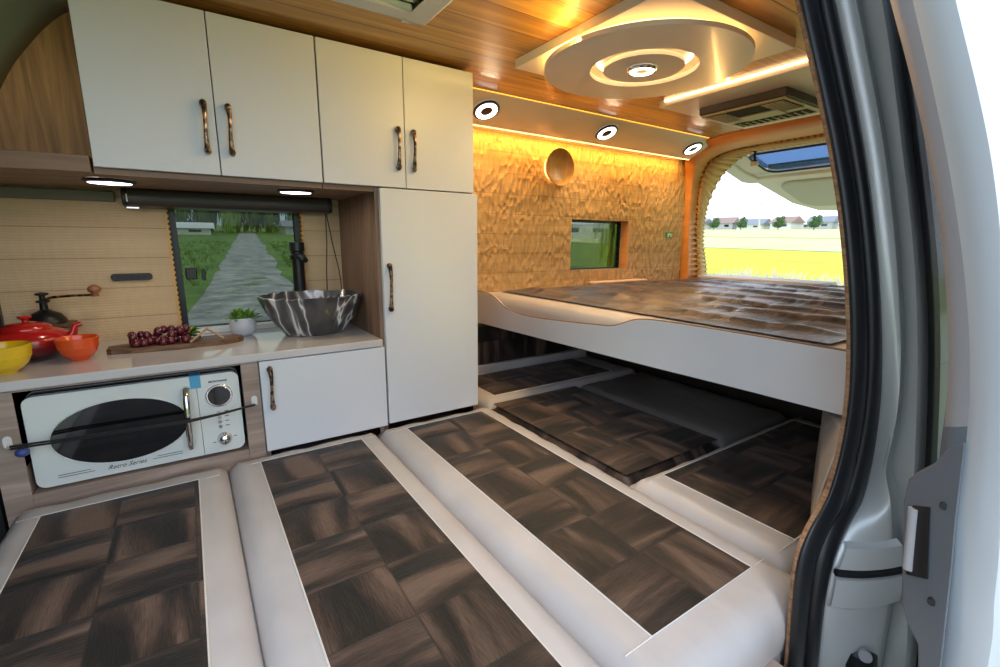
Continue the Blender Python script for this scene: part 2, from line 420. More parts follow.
for x_ in (1.09, 1.79, 2.49): area('spot_glow', (x_, 1.72, 1.13), .06, .06, 1.6, (1, .78, .50), (0, -.4, -1))

# rear arch: smooth bent wood band and ribbed reveal
outer = [(2.72, 1.93, .30), (2.72, 1.93, .45), (2.715, 1.93, .7), (2.70, 1.93, .98), (2.67, 1.92, 1.08), (2.61, 1.87, 1.148), (2.53, 1.72, 1.192), (2.48, 1.5, 1.203), (2.45, 1.0, 1.205), (2.43, .42, 1.205)]
nearp = [(2.82, 1.885, .30), (2.82, 1.885, .45), (2.82, 1.915, .7), (2.82, 1.918, .96), (2.82, 1.895, 1.07), (2.82, 1.845, 1.145), (2.82, 1.72, 1.182), (2.82, 1.5, 1.19), (2.82, 1.0, 1.19), (2.82, .42, 1.185)]
farp = [(3.1, 1.99, .30), (3.1, 2.0, .45), (3.1, 2.045, .66), (3.1, 2.035, .87), (3.1, 1.965, 1.05), (3.1, 1.865, 1.155), (3.1, 1.74, 1.205), (3.1, 1.5, 1.215), (3.1, 1.0, 1.215), (3.1, .42, 1.21)]
so, sn, sf = spline(outer, 6), spline(nearp, 6), spline(farp, 6)
mid = [(a+b)/2+Vector((-.03, -.02, -.012)) for a, b in zip(so, sn)]
arch = thing('trim_4', (2.8, 1.9, .3), None, None, kind='structure')
MB().loft([so, mid, sn]).build('arch_band', 'arch', arch, solid=.006)
def dense(p, step):
    out = []; L = 0
    for a, b in zip(p, p[1:]):
        n = max(1, round((b-a).length/step)); out += [a.lerp(b, k/n) for k in range(n)]
    return out+[p[-1]]
# ribs: each perimeter sample shifted inwards on alternate teeth
per = []
tot = 0; step = .0085
for i in range(len(sn)-1):
    n = max(1, round((sn[i+1]-sn[i]).length/step))
    for k in range(n): per.append((sn[i].lerp(sn[i+1], k/n), sf[i].lerp(sf[i+1], k/n)))
MB().loft([[q+Vector((0, .002, .002)) for q in sn], [q+Vector((0, .003, .003)) for q in sf]]).build('reveal_backing', 'rib', arch)
rowsA, rowsB = [], []
ctr = Vector((0, 1.1, .75))
for i, (a, b) in enumerate(per):
    s_ = (i % 4); d = .018 if s_ in (0, 1) else 0
    da = (Vector((a.x, ctr.y, ctr.z))-a).normalized()*d; db = (Vector((b.x, ctr.y, ctr.z))-b).normalized()*d
    rowsA.append(a+da); rowsB.append(b+db)
MB().loft([rowsA, rowsB]).build('ribbed_reveal', 'rib', arch, solid=.004, smooth=20)
MB().tube([q+Vector((.005, .0, .0)) for q in sf], .006, 6).build('rubber_edge', 'rubber', arch)
struct(B(3.02, 3.12, .3, 2.0, -.36, .30).build('wall_rear', 'headliner'))

# ------------------------------------------------------------ near side: pillar, seal and slid-open door
ROW = dict(
seal_in=[(0.903, 0.454, 1.032), (0.903, 0.43, 0.948), (0.903, 0.395, 0.862), (0.903, 0.371, 0.78), (0.903, 0.352, 0.715), (0.903, 0.329, 0.619), (0.903, 0.315, 0.538), (0.903, 0.3, 0.44), (0.927, 0.3, 0.366), (0.933, 0.3, 0.291), (0.905, 0.3, 0.241), (0.882, 0.3, 0.192), (0.831, 0.3, 0.152), (0.805, 0.3, 0.106), (0.808, 0.3, 0.027), (0.828, 0.3, -0.122)],
seal_out=[(0.953, 0.419, 1.031), (0.953, 0.395, 0.947), (0.953, 0.366, 0.863), (0.953, 0.342, 0.781), (0.953, 0.328, 0.717), (0.953, 0.304, 0.619), (0.953, 0.288, 0.538), (0.953, 0.273, 0.439), (0.992, 0.275, 0.361), (1.002, 0.275, 0.283), (0.988, 0.275, 0.229), (0.973, 0.275, 0.174), (0.92, 0.275, 0.134), (0.887, 0.275, 0.087), (0.876, 0.275, 0.013), (0.89, 0.275, -0.136)],
jamb=[(0.965, 0.391, 1.024), (0.965, 0.368, 0.942), (0.965, 0.34, 0.859), (0.965, 0.318, 0.779), (0.965, 0.304, 0.715), (0.965, 0.282, 0.62), (0.965, 0.267, 0.54), (0.965, 0.249, 0.442), (0.965, 0.243, 0.375), (0.965, 0.24, 0.305), (0.965, 0.247, 0.248), (0.965, 0.233, 0.198), (0.965, 0.222, 0.147), (0.965, 0.212, 0.095), (0.965, 0.208, 0.019), (0.965, 0.206, -0.119)],
groove=[(0.975, 0.382, 1.023), (0.975, 0.361, 0.942), (0.975, 0.332, 0.859), (0.975, 0.312, 0.779), (0.975, 0.296, 0.715), (0.975, 0.274, 0.62), (0.975, 0.258, 0.54), (0.975, 0.242, 0.443), (0.975, 0.235, 0.376), (0.975, 0.231, 0.306), (0.975, 0.233, 0.251), (0.975, 0.217, 0.203), (0.975, 0.212, 0.149), (0.975, 0.202, 0.097), (0.975, 0.198, 0.021), (0.975, 0.198, -0.117)],
lip=[(0.965, 0.357, 1.011), (0.965, 0.329, 0.93), (0.965, 0.32, 0.855), (0.965, 0.301, 0.776), (0.965, 0.282, 0.713), (0.965, 0.261, 0.62), (0.965, 0.247, 0.542), (0.965, 0.232, 0.446), (0.965, 0.224, 0.381), (0.965, 0.219, 0.313), (0.965, 0.213, 0.263), (0.965, 0.207, 0.211), (0.965, 0.202, 0.158), (0.965, 0.195, 0.106), (0.965, 0.188, 0.034), (0.965, 0.176, -0.091)],
skin=[(0.985, 0.35, 1.013), (0.985, 0.323, 0.932), (0.985, 0.313, 0.856), (0.985, 0.294, 0.777), (0.985, 0.275, 0.714), (0.985, 0.254, 0.62), (0.985, 0.24, 0.541), (0.985, 0.225, 0.445), (0.985, 0.217, 0.379), (0.985, 0.211, 0.312), (0.985, 0.205, 0.26), (0.985, 0.199, 0.209), (0.985, 0.194, 0.155), (0.985, 0.187, 0.103), (0.985, 0.179, 0.03), (0.985, 0.167, -0.095)],
door_in=[(0.75, 0.269, 0.923), (0.75, 0.248, 0.861), (0.75, 0.224, 0.799), (0.75, 0.208, 0.74), (0.75, 0.194, 0.693), (0.75, 0.176, 0.623), (0.75, 0.164, 0.564), (0.75, 0.152, 0.493), (0.75, 0.145, 0.445), (0.75, 0.144, 0.394), (0.75, 0.143, 0.354), (0.75, 0.139, 0.315), (0.75, 0.135, 0.276), (0.75, 0.131, 0.236), (0.75, 0.127, 0.181), (0.75, 0.117, 0.087)],
door_mid=[(0.735, 0.241, 0.908), (0.735, 0.223, 0.85), (0.735, 0.203, 0.792), (0.735, 0.187, 0.735), (0.735, 0.174, 0.69), (0.735, 0.156, 0.623), (0.735, 0.144, 0.567), (0.735, 0.131, 0.5), (0.735, 0.124, 0.454), (0.735, 0.121, 0.406), (0.735, 0.12, 0.369), (0.735, 0.119, 0.33), (0.735, 0.117, 0.292), (0.735, 0.114, 0.253), (0.735, 0.11, 0.2), (0.735, 0.103, 0.108)],
door_out=[(0.72, 0.198, 0.889), (0.72, 0.181, 0.834), (0.72, 0.162, 0.78), (0.72, 0.145, 0.727), (0.72, 0.136, 0.686), (0.72, 0.123, 0.624), (0.72, 0.112, 0.572), (0.72, 0.101, 0.508), (0.72, 0.095, 0.465), (0.72, 0.09, 0.421), (0.72, 0.086, 0.388), (0.72, 0.083, 0.353), (0.72, 0.079, 0.319), (0.72, 0.075, 0.284), (0.72, 0.071, 0.235), (0.72, 0.064, 0.152)])
def ext(pts, zt=1.22, zb=-.36):
    P = [Vector(p) for p in pts]
    for _ in range(3):
        Q = [p.copy() for p in P]
        for i in range(1, 10): P[i] = Q[i]*.5+Q[i-1]*.25+Q[i+1]*.25
    P = P[:1]+P[1:]; d = P[0]-P[2]; t = (zt-P[0].z)/d.z; a = P[0]+d*t
    e = Vector((P[-1].x, P[-1].y-.004, zb)); return [a, P[0].lerp(a, .5)]+P+[P[-1].lerp(e, .5), e]
L = {k: spline(ext(v, 1.22 if not k.startswith('door') else 1.30), 4) for k, v in ROW.items()}
nR = len(L['seal_in'])
pil = thing('body_pillar', (.93, .25, -.36), 'silver painted body pillar at the rear edge of the side door opening', 'car pillar')
dv = Vector((-.6, -.8, 0))
prof = [(0, 0), (.04, .004), (.15, .007), (.34, .008), (.46, .004), (.52, -.006), (.58, .0), (.68, .006), (.82, .006), (.94, .002), (1, -.004)]
seal = [[a.lerp(b, s_)+dv*h for a, b in zip(L['seal_in'], L['seal_out'])] for s_, h in prof]
child_label(MB().loft(seal).build('door_seal', 'rubber', pil, smooth=60, solid=.002), 'black double-lipped rubber door seal')
MB().tube([a+Vector((.006, .004, 0)) for a in L['seal_in']], .005, 8).build('edge_cord', 'rope', pil)
jam = [[a.lerp(b, s_)+dv*h for a, b in zip(L['seal_out'], L['jamb'])] for s_, h in [(0, -.008), (.06, -.002), (.2, .001), (.5, .003), (.8, .002), (.93, -.001), (1, -.008)]]
gro = [a.lerp(b, .5)+Vector((.035, .012, 0)) for a, b in zip(L['jamb'], L['groove'])]
body = jam+[gro, L['groove'], [a.lerp(b, .5)+dv*.003 for a, b in zip(L['groove'], L['lip'])], L['lip'], L['skin']]
MB().loft(body).build('pillar_panel', 'silver2', pil, smooth=70, solid=.002)
sk2 = [Vector((1.06, p.y+.004, p.z)) for p in L['skin']]
MB().loft([L['skin'], sk2]).build('gap_seal', 'rubber2', pil, solid=.004)
# two pressed steel ledges across the foot of the pillar
def onjamb(s_, r, h):
    i = int(r); f = r-i; a = L['seal_out'][i].lerp(L['seal_out'][min(i+1, nR-1)], f); b = L['jamb'][i].lerp(L['jamb'][min(i+1, nR-1)], f)
    return a.lerp(b, s_)+dv*h
def ledge(r0, r1):
    mb = MB(); rows = []
    for s_ in [k/10 for k in range(0, 11)]:
        q = s_*s_*-1.4+1.0*s_
        rows.append([onjamb(s_, r0+q*1.0, .002), onjamb(s_, r0+q+.4, .014), onjamb(s_, (r0+r1)/2+q, .016), onjamb(s_, r1+q-.4, .014), onjamb(s_, r1+q, .002)])
    return mb.loft(rows)
# rows: index = (source row + 2) * 4
r_at = lambda v0: (v0+2)*4
ledge(r_at(12.35), r_at(13.2)).build('pressed_ledge', 'silver2', pil, smooth=40)
ledge(r_at(13.3), r_at(14.1)).build('pressed_ledge', 'silver2', pil, smooth=40)
bt = MB(); bt.tube([onjamb(s_/10, r_at(13.25)+(s_/10)*(1-1.4*s_/10), .009) for s_ in range(11)], .007, 6); bt.build('rubber_gap_strip', 'rubber2', pil)
# rubber stop block with a screw
sb = MB(); sb.lathe([(.001, -.055), (.028, -.05), (.034, -.02), (.03, .005), (.016, .018), (.001, .02)], (.95, .235, -.10), 'z', 20, 1, .8); st = sb.build('rubber_stop', 'rubber', pil)
MB().tube([(.925, .222, -.082), (.915, .218, -.079)], .010, 14).build('screw', 'trimgrey', st)
# outer side panel behind the pillar: paint below, dark privacy glass above
sp_ = MB(); gl_ = MB()
for i in range(nR-1):
    a, b = sk2[i], sk2[i+1]
    q = [a+Vector((0, .006, 0)), b+Vector((0, .006, 0)), Vector((3.05, b.y+.006, b.z)), Vector((3.05, a.y+.006, a.z))]
    (gl_ if .42 < (a.z+b.z)/2 < 1.0 else sp_).add(q, [(0, 1, 2, 3)])
wn_ = thing('wall_side', (1.03, .3, -.36), 'closed van side behind the sliding door', 'van side'); del wn_['label']; del wn_['category']; wn_['kind'] = 'structure'
sp_.build('outer_panel', 'silver', wn_); gl_.build('privacy_glass', 'glassdark', wn_)
ln = [[Vector((a.x+.02, a.y+.002, a.z)), Vector((a.x+.15, a.y+.042, a.z)), Vector((1.4, max(a.y+.055, .355), a.z)), Vector((3.08, max(a.y+.055, .355), a.z))] for a in L['seal_in']]
MB().loft(ln).build('inner_lining', 'inner', wn_)

# sliding door slid back outside the body
sd = thing('door_1', (.65, .12, -.3), None, None, kind='structure')
di, dm, do = L['door_in'], L['door_mid'], L['door_out']
sil = [dm, [a.lerp(b, .3)+Vector((-.004, -.000, 0)) for a, b in zip(dm, do)], [a.lerp(b, .65)+Vector((-.004, -.0, 0)) for a, b in zip(dm, do)], do,
       [p+Vector((.010, -.005, 0)) for p in do], [p+Vector((.05, -.008, 0)) for p in do]]
MB().loft(sil).build('door_panel', 'silver', sd, smooth=60)
up_, lo_, sk_, gl2 = MB(), MB(), MB(), MB()
half = next(i for i in range(nR) if di[i].z < .42)
trim = [[Vector((p.x+.09, p.y+.02, p.z)) for p in di], di, [a.lerp(b, .5)+Vector((-.003, -.0, 0)) for a, b in zip(di, dm)], dm]
up_.loft([r[:half+1] for r in trim]); lo_.loft([r[half:] for r in trim])
up_.build('inner_trim', 'trimgrey', sd, smooth=50); lo_.build('lower_inner_trim', 'trimdark', sd, smooth=50)
for i in range(nR-1):
    a, b = do[i]+Vector((.05, -.008, 0)), do[i+1]+Vector((.05, -.008, 0))
    q = [a, b, Vector((2.1, b.y, b.z)), Vector((2.1, a.y, a.z))]
    (gl2 if a.z > .70 else sk_).add(q, [(0, 1, 2, 3)])
sk_.build('outer_skin', 'silver', sd); gl2.build('window_glass', 'glassdark', sd)
# latch plate on the leading edge
e1 = Vector((-.07, -.028, 0)).normalized(); nn = Vector((-.028, .07, 0)).normalized()*-1
nn = Vector((-.4, -.92, 0)).normalized() if nn.y > 0 else nn
def pp(lst): return [Vector(p) for p in lst]
plate = pp([ (0.782, 0.176, 0.287), (0.781, 0.175, 0.320), (0.774, 0.166, 0.337), (0.762, 0.150, 0.359), (0.752, 0.138, 0.389), (0.741, 0.123, 0.404), (0.735, 0.116, 0.306), (0.731, 0.111, 0.256), (0.728, 0.107, 0.206), (0.723, 0.100, 0.118), (0.719, 0.096, 0.090), (0.736, 0.117, 0.060), (0.744, 0.128, 0.122), (0.758, 0.145, 0.136), (0.765, 0.155, 0.153), (0.775, 0.166, 0.219) ])
nn = Vector((-.985, -.17, 0)).normalized()
lp = MB().prism(plate, nn*.001, nn*.011).build('latch_plate', 'trimdark', sd, bevel=.003)
slot = pp([ (0.773, 0.165, 0.292), (0.758, 0.145, 0.305), (0.747, 0.132, 0.215), (0.767, 0.157, 0.197) ])
MB().prism(slot, nn*.0105, nn*.0125).build('latch_slot', 'plastic_black', lp, bevel=.004)
MB().tube([Vector((.771, .162, .290))+nn*.012, Vector((.765, .155, .207))+nn*.012], .0065, 12).build('latch_roller', 'trimgrey', lp)
for c_ in [(.747, .131, .317), (.740, .123, .192)]:
    a = Vector(c_); MB().tube([a+nn*.008, a+nn*.0135], .0045, 12).build('screw', 'plastic_black', lp)

# ------------------------------------------------------------ tailgate
tg = thing('door_2', (3.1, 1.1, 1.2), None, None, kind='structure')
def tz(x): return 1.2-.26*(x-3.1)
def tslab(poly, lo, hi, name, mt, bev=.01, parent=tg):
    return MB().prism([(x, y, tz(x)) for x, y in poly], (0, 0, lo), (0, 0, hi)).build(name, mt, parent, bevel=bev, seg=3)
def rr(x0, x1, y0, y1, r, n=5):
    out = []
    for cx, cy, a0 in [(x1-r, y1-r, 0), (x0+r, y1-r, 90), (x0+r, y0+r, 180), (x1-r, y0+r, 270)]:
        out += [(cx+r*math.cos(R(a0+90*k/n)), cy+r*math.sin(R(a0+90*k/n))) for k in range(n+1)]
    return out
# frame with the glass opening
W0, W1, V0, V1 = 3.12, 3.44, .45, 1.80
fr = MB()
for (a, b, c_, d) in [(3.08, W0, .25, 1.97), (W0, W1, .25, V0), (W0, W1, V1, 1.97)]:
    fr.prism([(a, c_, tz(a)), (b, c_, tz(b)), (b, d, tz(b)), (a, d, tz(a))], (0, 0, .0), (0, 0, .05))
fr.prism([(x, y, tz(x)) for x, y in [(W1, .25), (3.6, .25), (4.1, .27), (4.3, .40), (4.34, .6), (4.34, 1.62), (4.30, 1.82), (4.1, 1.93), (3.6, 1.97), (W1, 1.97)]], (0, 0, 0), (0, 0, .05))
fr.build('tailgate_shell', 'tgate', tg, bevel=.012, seg=3)
tslab([(3.5, .35), (3.56, .35), (3.56, 1.98), (3.52, 2.03), (3.30, 2.03), (3.14, 2.0), (3.14, 1.93), (3.40, 1.93), (3.5, 1.90)], -.02, .0, 'rim_step', 'tgate', .006)
tslab(rr(3.62, 4.14, .45, 1.84, .12), -.02, .002, 'lining_panel', 'tgate2', .012)
tslab(rr(W0+.005, W1-.005, V0, V1, .07), .012, .02, 'rear_glass', 'glassclear', 0)
g = rr(W0+.004, W1-.004, V0+.004, V1-.004, .07); MB().tube([(x, y, tz(x)-.004) for x, y in g], .007, 6, True).build('glass_gasket', 'rubber', tg)
MB().tube([(4.0, 1.42, tz(4.0)-.02), (4.02, 1.45, .86), (3.98, 1.47, .83), (3.99, 1.49, .82), (4.03, 1.47, .845)], .006, 8).build('pull_strap', 'rubber', tg)
tl = thing('tailgate_lamp', (3.04, 1.70, 1.20), 'small black bracket lamp hanging at the top of the rear opening', 'lamp')
B(3.0, 3.06, 1.64, 1.76, 1.196, 1.212).build('bracket', 'plastic_black', tl, bevel=.004)
MB().tube([(3.04, 1.69, 1.20), (3.04, 1.685, 1.13)], .008, 8).build('stem', 'plastic_black', tl)
MB().lathe([(.001, 0), (.02, 0), (.024, -.012), (.018, -.026), (.001, -.028)], (3.04, 1.685, 1.13), 'z', 16).build('bulb', mat('frosted bulb', (.8, .74, .6), .4), tl)
# ------------------------------------------------------------ windows in the far wall
def window(n, x0, x1, z0, z1, yg, fr_):
    wd = thing('window_%d' % n, ((x0+x1)/2, yg, z0), None, None, kind='structure')
    f = MB(); t = fr_
    for q in [(x0, x0+t, z0, z1), (x1-t, x1, z0, z1), (x0+t, x1-t, z0, z0+t*.5), (x0+t, x1-t, z1-t, z1)]: f.box(q[0], q[1], yg-.012, yg+.012, q[2], q[3])
    f.build('window_frame', 'plastic_black', wd, bevel=.002)
    B(x0+t, x1-t, yg-.002, yg+.002, z0+t*.5, z1-t).build('window_pane', 'glass', wd)
    return wd
w1 = window(1, -.045, .375, .318, .79, 1.965, .022)
la = B(-.012, .022, 1.935, 1.955, .495, .535).build('window_latch', 'plastic_black', w1, bevel=.004)
B(.035, .047, 1.945, 1.955, .49, .53).build('latch_tongue', 'plastic_black', w1, bevel=.002)
B(-.045, .375, 1.90, 1.955, .308, .325).build('window_sill', 'hookwhite', w1, bevel=.002)
def scallop(x, side, z0, z1, y=YW-.008, d=.010, p=.017):
    pts = []; n = int((z1-z0)/p)
    for k in range(n):
        z = z0+k*p; pts += [(x, y, z), (x+side*d*.8, y, z+p*.3), (x+side*d, y, z+p*.55), (x+side*d*.4, y, z+p*.85)]
    pts += [(x, y, z0+n*p), (x-side*.004, y, z0+n*p), (x-side*.004, y, z0)]
    return MB().prism(pts, (0, 0, 0), (0, .03, 0))
scallop(-.045, 1, .325, .78, d=.006).build('scalloped_edge', 'rib', w1)
scallop(.375, -1, .325, .78, d=.006).build('scalloped_edge', 'rib', w1)
w2 = window(2, 1.742, 2.20, .475, .75, 2.005, .012)
scallop(2.192, -1, .478, .748, 1.99, .006).build('scalloped_edge', 'plastic_black', w2)
B(2.19, 2.2, YW, 1.99, .475, .75).build('reveal_side', 'arch', w2)
w3 = window(3, -1.0, -.47, .33, .70, 1.92, .02)

# ------------------------------------------------------------ roof hatch
rh = thing('roof_hatch', (.395, .95, ZC), 'white framed roof hatch with pale green dome in pine ceiling', 'roof hatch')
hf = MB(); x0, x1, y0, y1 = .20, .585, .66, 1.245
for q in [(x0, .262, y0, y1), (.528, x1, y0, y1), (.262, .528, y0, .722), (.262, .528, 1.188, y1)]: hf.box(q[0], q[1], q[2], q[3], ZC-.022, ZC+.0)
hf.build('hatch_frame', 'hatch', rh, bevel=.008, seg=3)
hs = MB()
for q in [(.255, .264, .715, 1.195), (.526, .535, .715, 1.195), (.264, .526, .715, .724), (.264, .526, 1.186, 1.195)]: hs.box(q[0], q[1], q[2], q[3], ZC, ZC+.09)
hs.build('hatch_sleeve', 'hatch', rh)
B(.25, .54, .71, 1.2, ZC+.09, ZC+.097).build('hatch_dome', 'glasshatch', rh)

# ------------------------------------------------------------ kitchen
def handle(parent, x, z0, z1, y=YF-.018):
    zc = (z0+z1)/2; h = (z1-z0)/2; mb = MB()
    pts, rr_ = [], []
    for k in range(13):
        t = -1+2*k/12; pts.append((x+.0012*math.sin(3*t), y-.017+.010*abs(t)**3, zc+t*h)); rr_.append(.0044+.0034*abs(t)**1.8)
    mb.tube(pts, rr_, 10)
    for s_ in (-1, 1):
        mb.lathe([(.001, -.001), (.0075, -.001), (.0085, -.006), (.0075, -.012), (.0060, -.017), (.001, -.019)], (x, y, zc+s_*h*.93), 'y', 14, 1, 1.25)
    return child_label(mb.build('handle', 'bronze', parent, smooth=60), 'antique bronze bow handle')
def door(parent, x0, x1, z0, z1, hx, hz0, hz1):
    d = B(x0+.0012, x1-.0012, YF-.018, YF, z0+.0012, z1-.0012).build('door', 'white', parent, bevel=.0012)
    handle(d, hx, hz0, hz1); return d
def cabinet(name, x0, x1, z0, z1, label, cat='cabinet', side='walnutx'):
    t = thing(name, ((x0+x1)/2, (YF+YW)/2, z0), label, cat)
    c_ = MB()
    for q in [(x0, x0+.014, YF, YW-.003, z0, z1), (x1-.014, x1, YF, YW-.003, z0, z1), (x0+.014, x1-.014, YF, YW-.003, z0, z0+.014), (x0+.014, x1-.014, YF, YW-.003, z1-.014, z1), (x0+.014, x1-.014, YW-.012, YW-.003, z0+.014, z1-.014)]: c_.box(*q)
    c_.build('carcass', side, t); return t
uc = cabinet('wall_cabinet', -.165, .356, .783, 1.192, 'left overhead cabinet with two cream white doors above the window')
door(uc, -.163, .097, .797, 1.19, .072, .852, .974); door(uc, .097, .356, .797, 1.19, .127, .853, .972)
uc2 = cabinet('wall_cabinet', .357, .872, .797, 1.192, 'right overhead cabinet with two cream white doors above the tall cabinet')
door(uc2, .358, .616, .797, 1.19, .591, .856, .977); door(uc2, .616, .870, .797, 1.19, .643, .855, .974)
tag(B(.358, .5125, YF, 1.90, .783, .7965).build('soffit_board', 'walnutx'), 'short walnut board under the right overhead cabinet, beside the tall cabinet', 'board')
tc2 = cabinet('tall_cabinet', .514, .886, -.10, .7955, 'tall floor standing cabinet with one white door, right of the sink', side='oakz')
door(tc2, .525, .885, .005, .7955, .546, .403, .555)
scab = cabinet('sink_cabinet', .139, .5125, -.10, .2825, 'low white door cabinet under the black marble sink', side='oak')
door(scab, .14, .521, .0, .2825, .167, .136, .261)
nc = thing('microwave_cabinet', (-.14, 1.7, -.1), 'grey oak open cabinet housing the microwave', 'cabinet')
c_ = MB(); c_.box(-.425, -.375, YF-.012, 1.90, -.1, .283); c_.box(.094, .1385, YF-.012, 1.90, -.1, .283); c_.box(-.375, .094, YF-.010, 1.90, -.1, .018); c_.box(-.375, .094, 1.88, 1.90, .018, .27); c_.box(-.375, .094, YF-.012, 1.90, .278, .283)
c_.build('carcass', 'oak', nc, bevel=.001)
wt = tag(B(-.80, .5135, YF-.022, 1.925, .2840, .3080).build('worktop', 'stone', bevel=.003), 'long glossy white stone worktop along the kitchen wall', 'worktop')
# shelf and curved wood panel at the front end of the overhead cabinets
shf = MB().prism([(-.168, YF-.018, .798), (-.25, YF-.020, .797), (-.36, YF-.010, .795), (-.6, YF+.02, .79), (-.6, 1.9, .79), (-.168, 1.9, .798)], (0, 0, -.014), (0, 0, .024))
tag(shf.build('overhead_shelf', 'walnutx', bevel=.002), 'brown wooden shelf beside the left overhead cabinet, above the carved wall', 'shelf')
arc = [(-.168, 1.70, 1.203), (-.195, 1.70, 1.19), (-.235, 1.70, 1.15), (-.273, 1.70, 1.10), (-.31, 1.70, 1.045), (-.345, 1.70, .975), (-.375, 1.7, .9), (-.40, 1.7, .822)]
asp = spline(arc, 4)
tag(MB().prism([tuple(p) for p in asp]+[(-.168, 1.7, .822)], (0, 0, 0), (0, .015, 0)).build('curved_end_panel', 'walnut'), 'curved walnut end panel above the shelf at the upper left', 'panel')
hl = [[p+Vector((0, .01, 0)) for p in asp], [p+Vector((-.015, -.05, .01)) for p in asp], [p+Vector((-.06, -.25, .03)) for p in asp], [p+Vector((-.22, -.6, .04)) for p in asp]]
hd = tag(MB().loft(hl).build('cab_headliner', 'headliner', solid=.006), 'grey green curved headliner of the driver cab at the upper left', 'headliner')
MB().tube([(-.24, 1.45, 1.17), (-.235, 1.44, 1.155), (-.21, 1.42, 1.152), (-.19, 1.40, 1.155), (-.188, 1.39, 1.17)], .006, 8).build('grab_handle', mat('grey handle', (.13, .13, .11), .5), hd)
tag(B(-.6, -.17, 1.90, 1.928, .745, .775).build('wall_rail', mat('grey green rail', (.17, .16, .12), .6), bevel=.003), 'grey green rail on the wall under the shelf at the left', 'rail')

# under-cabinet downlights
def downlight(loc, label, axis='z', tilt=None, r=.034, centre='lampcentre', group=None, lit='lampwhite', name='spotlight'):
    t = thing(name, (0, 0, 0), label, 'light', group)
    MB().lathe([(r*1.22, 0), (r*1.24, -.004), (r*1.12, -.009), (r*1.0, -.007), (r*.98, 0)], (0, 0, 0), 'z', 28).build('rim', 'chrome' if centre != 'lampcentre' else 'plastic_black', t)
    MB().lathe([(r*1.0, -.004), (r*1.0, -.0085), (r*.58, -.0085), (r*.56, -.003)], (0, 0, 0), 'z', 28).build('lit_ring', lit, t)
    MB().lathe([(r*.57, -.001), (r*.57, -.006), (r*.3, -.0075), (.0005, -.0075)], (0, 0, 0), 'z', 24).build('centre_cap', centre, t)
    t.location = loc
    if tilt is not None: t.rotation_euler = Vector(tilt).to_track_quat('-Z', 'Y').to_euler()
    return t
d1 = downlight((-.150, 1.63, .7825), 'round lit downlight under the left overhead cabinet, left of the window blind', r=.046)
d2 = downlight((.300, 1.60, .7825), 'round lit downlight under the left overhead cabinet, above the sink', r=.044)
for l in ((-.150, 1.63, .76), (.300, 1.60, .76)): area('downlight_glow', l, .05, .05, .35, (1, .85, .65))
cn = Vector((0, .075, .27)).normalized()*-1
for x, lb in ((1.09, 'nearest to the white overhead cabinet'), (1.79, 'in the middle of the three'), (2.49, 'nearest to the open rear')):
    y = 1.752; z = 1.207-.5*(y-1.665)
    downlight((x, y, z-.001), 'round lit spotlight on the cornice, '+lb, tilt=(0, -.5, -1), r=.046)
# blind
bl = thing('roller_blind', (.16, 1.88, .75), 'dark brown roller blind cassette above the kitchen window', 'roller blind')
sec = [(1.925, .786), (1.85, .786), (1.835, .778), (1.83, .76), (1.832, .742), (1.84, .732), (1.865, .728), (1.925, .728)]
MB().prism([(0, y, z) for y, z in sec], (-.135, 0, 0), (.455, 0, 0)).build('cassette', 'blind', bl, bevel=.003)
MB().prism([(0, y, z) for y, z in sec], (.455, 0, 0), (.468, 0, 0)).build('end_cap', 'plastic_black', bl, bevel=.004)
MB().prism([(0, y, z) for y, z in sec], (-.148, 0, 0), (-.135, 0, 0)).build('end_cap', 'plastic_black', bl, bevel=.004)
B(-.1365, -.133, 1.827, 1.832, .742, .765).build('white_clip', 'hookwhite', bl); B(-.14, -.11, 1.86, 1.88, .7245, .728).build('bracket', 'chrome', bl)
for dx, sw in ((0, -.012), (.012, .045)):
    MB().tube([(.445+dx*.2, 1.85, .73), (.447+dx*.3+sw*.3, 1.853, .62), (.445+dx*.3+sw*.75, 1.853, .52), (.445+sw, 1.852, .43)], .0022, 6).build('pull_cord', 'blind', bl)
# power slot on the wall
po = thing('power_rail', (-.157, 1.925, .51), 'black rounded power rail on the carved kitchen wall', 'power rail')
pr = [(x, 0, z) for x, z in rr(-.211, -.103, .500, .522, .0105)]
MB().prism(pr, (0, YW-.012, 0), (0, YW, 0)).build('rail_body', 'plastic_black', po, bevel=.002)
for k in range(5): B(-.196+k*.017, -.188+k*.017, YW-.0135, YW-.011, .507, .515).build('socket', 'rubber2', po)

# sink
sk = thing('vessel_sink', (.352, 1.72, .308), 'black marble vessel sink with white veins on the worktop', 'sink')
random.seed(4); nseg = 72
jag = [random.uniform(-.003, .003)+.0012*math.sin(k*1.7) for k in range(nseg)]
rows = []
for r, h, rim in [(.001, .0, 0), (.085, .0, 0), (.10, .004, 0), (.125, .035, 0), (.15, .075, 0), (.166, .11, 0), (.176, .135, 1), (.168, .137, 1), (.158, .11, 0), (.14, .07, 0), (.11, .035, 0), (.05, .022, 0), (.001, .02, 0)]:
    rows.append([(.352+r*math.cos(2*math.pi*k/nseg)*(1+.5*jag[k] if r > .1 else 1), 1.72+.78*r*math.sin(2*math.pi*k/nseg), .308+h+(jag[k] if rim else 0)) for k in range(nseg)])
MB().loft(rows, True).build('basin', 'marble', sk, smooth=60)
MB().lathe([(.001, .0235), (.018, .0235), (.02, .021)], (.352, 1.72, .308), 'z', 18).build('drain', 'chrome', sk)
fa = thing('tap', (.341, 1.875, .308), 'matt black column tap behind the marble sink', 'tap')
MB().lathe([(.001, 0), (.03, 0), (.03, .008), (.022, .012), (.021, .255), (.001, .256)], (.341, 1.875, .308), 'z', 24).build('column', 'plastic_black', fa)
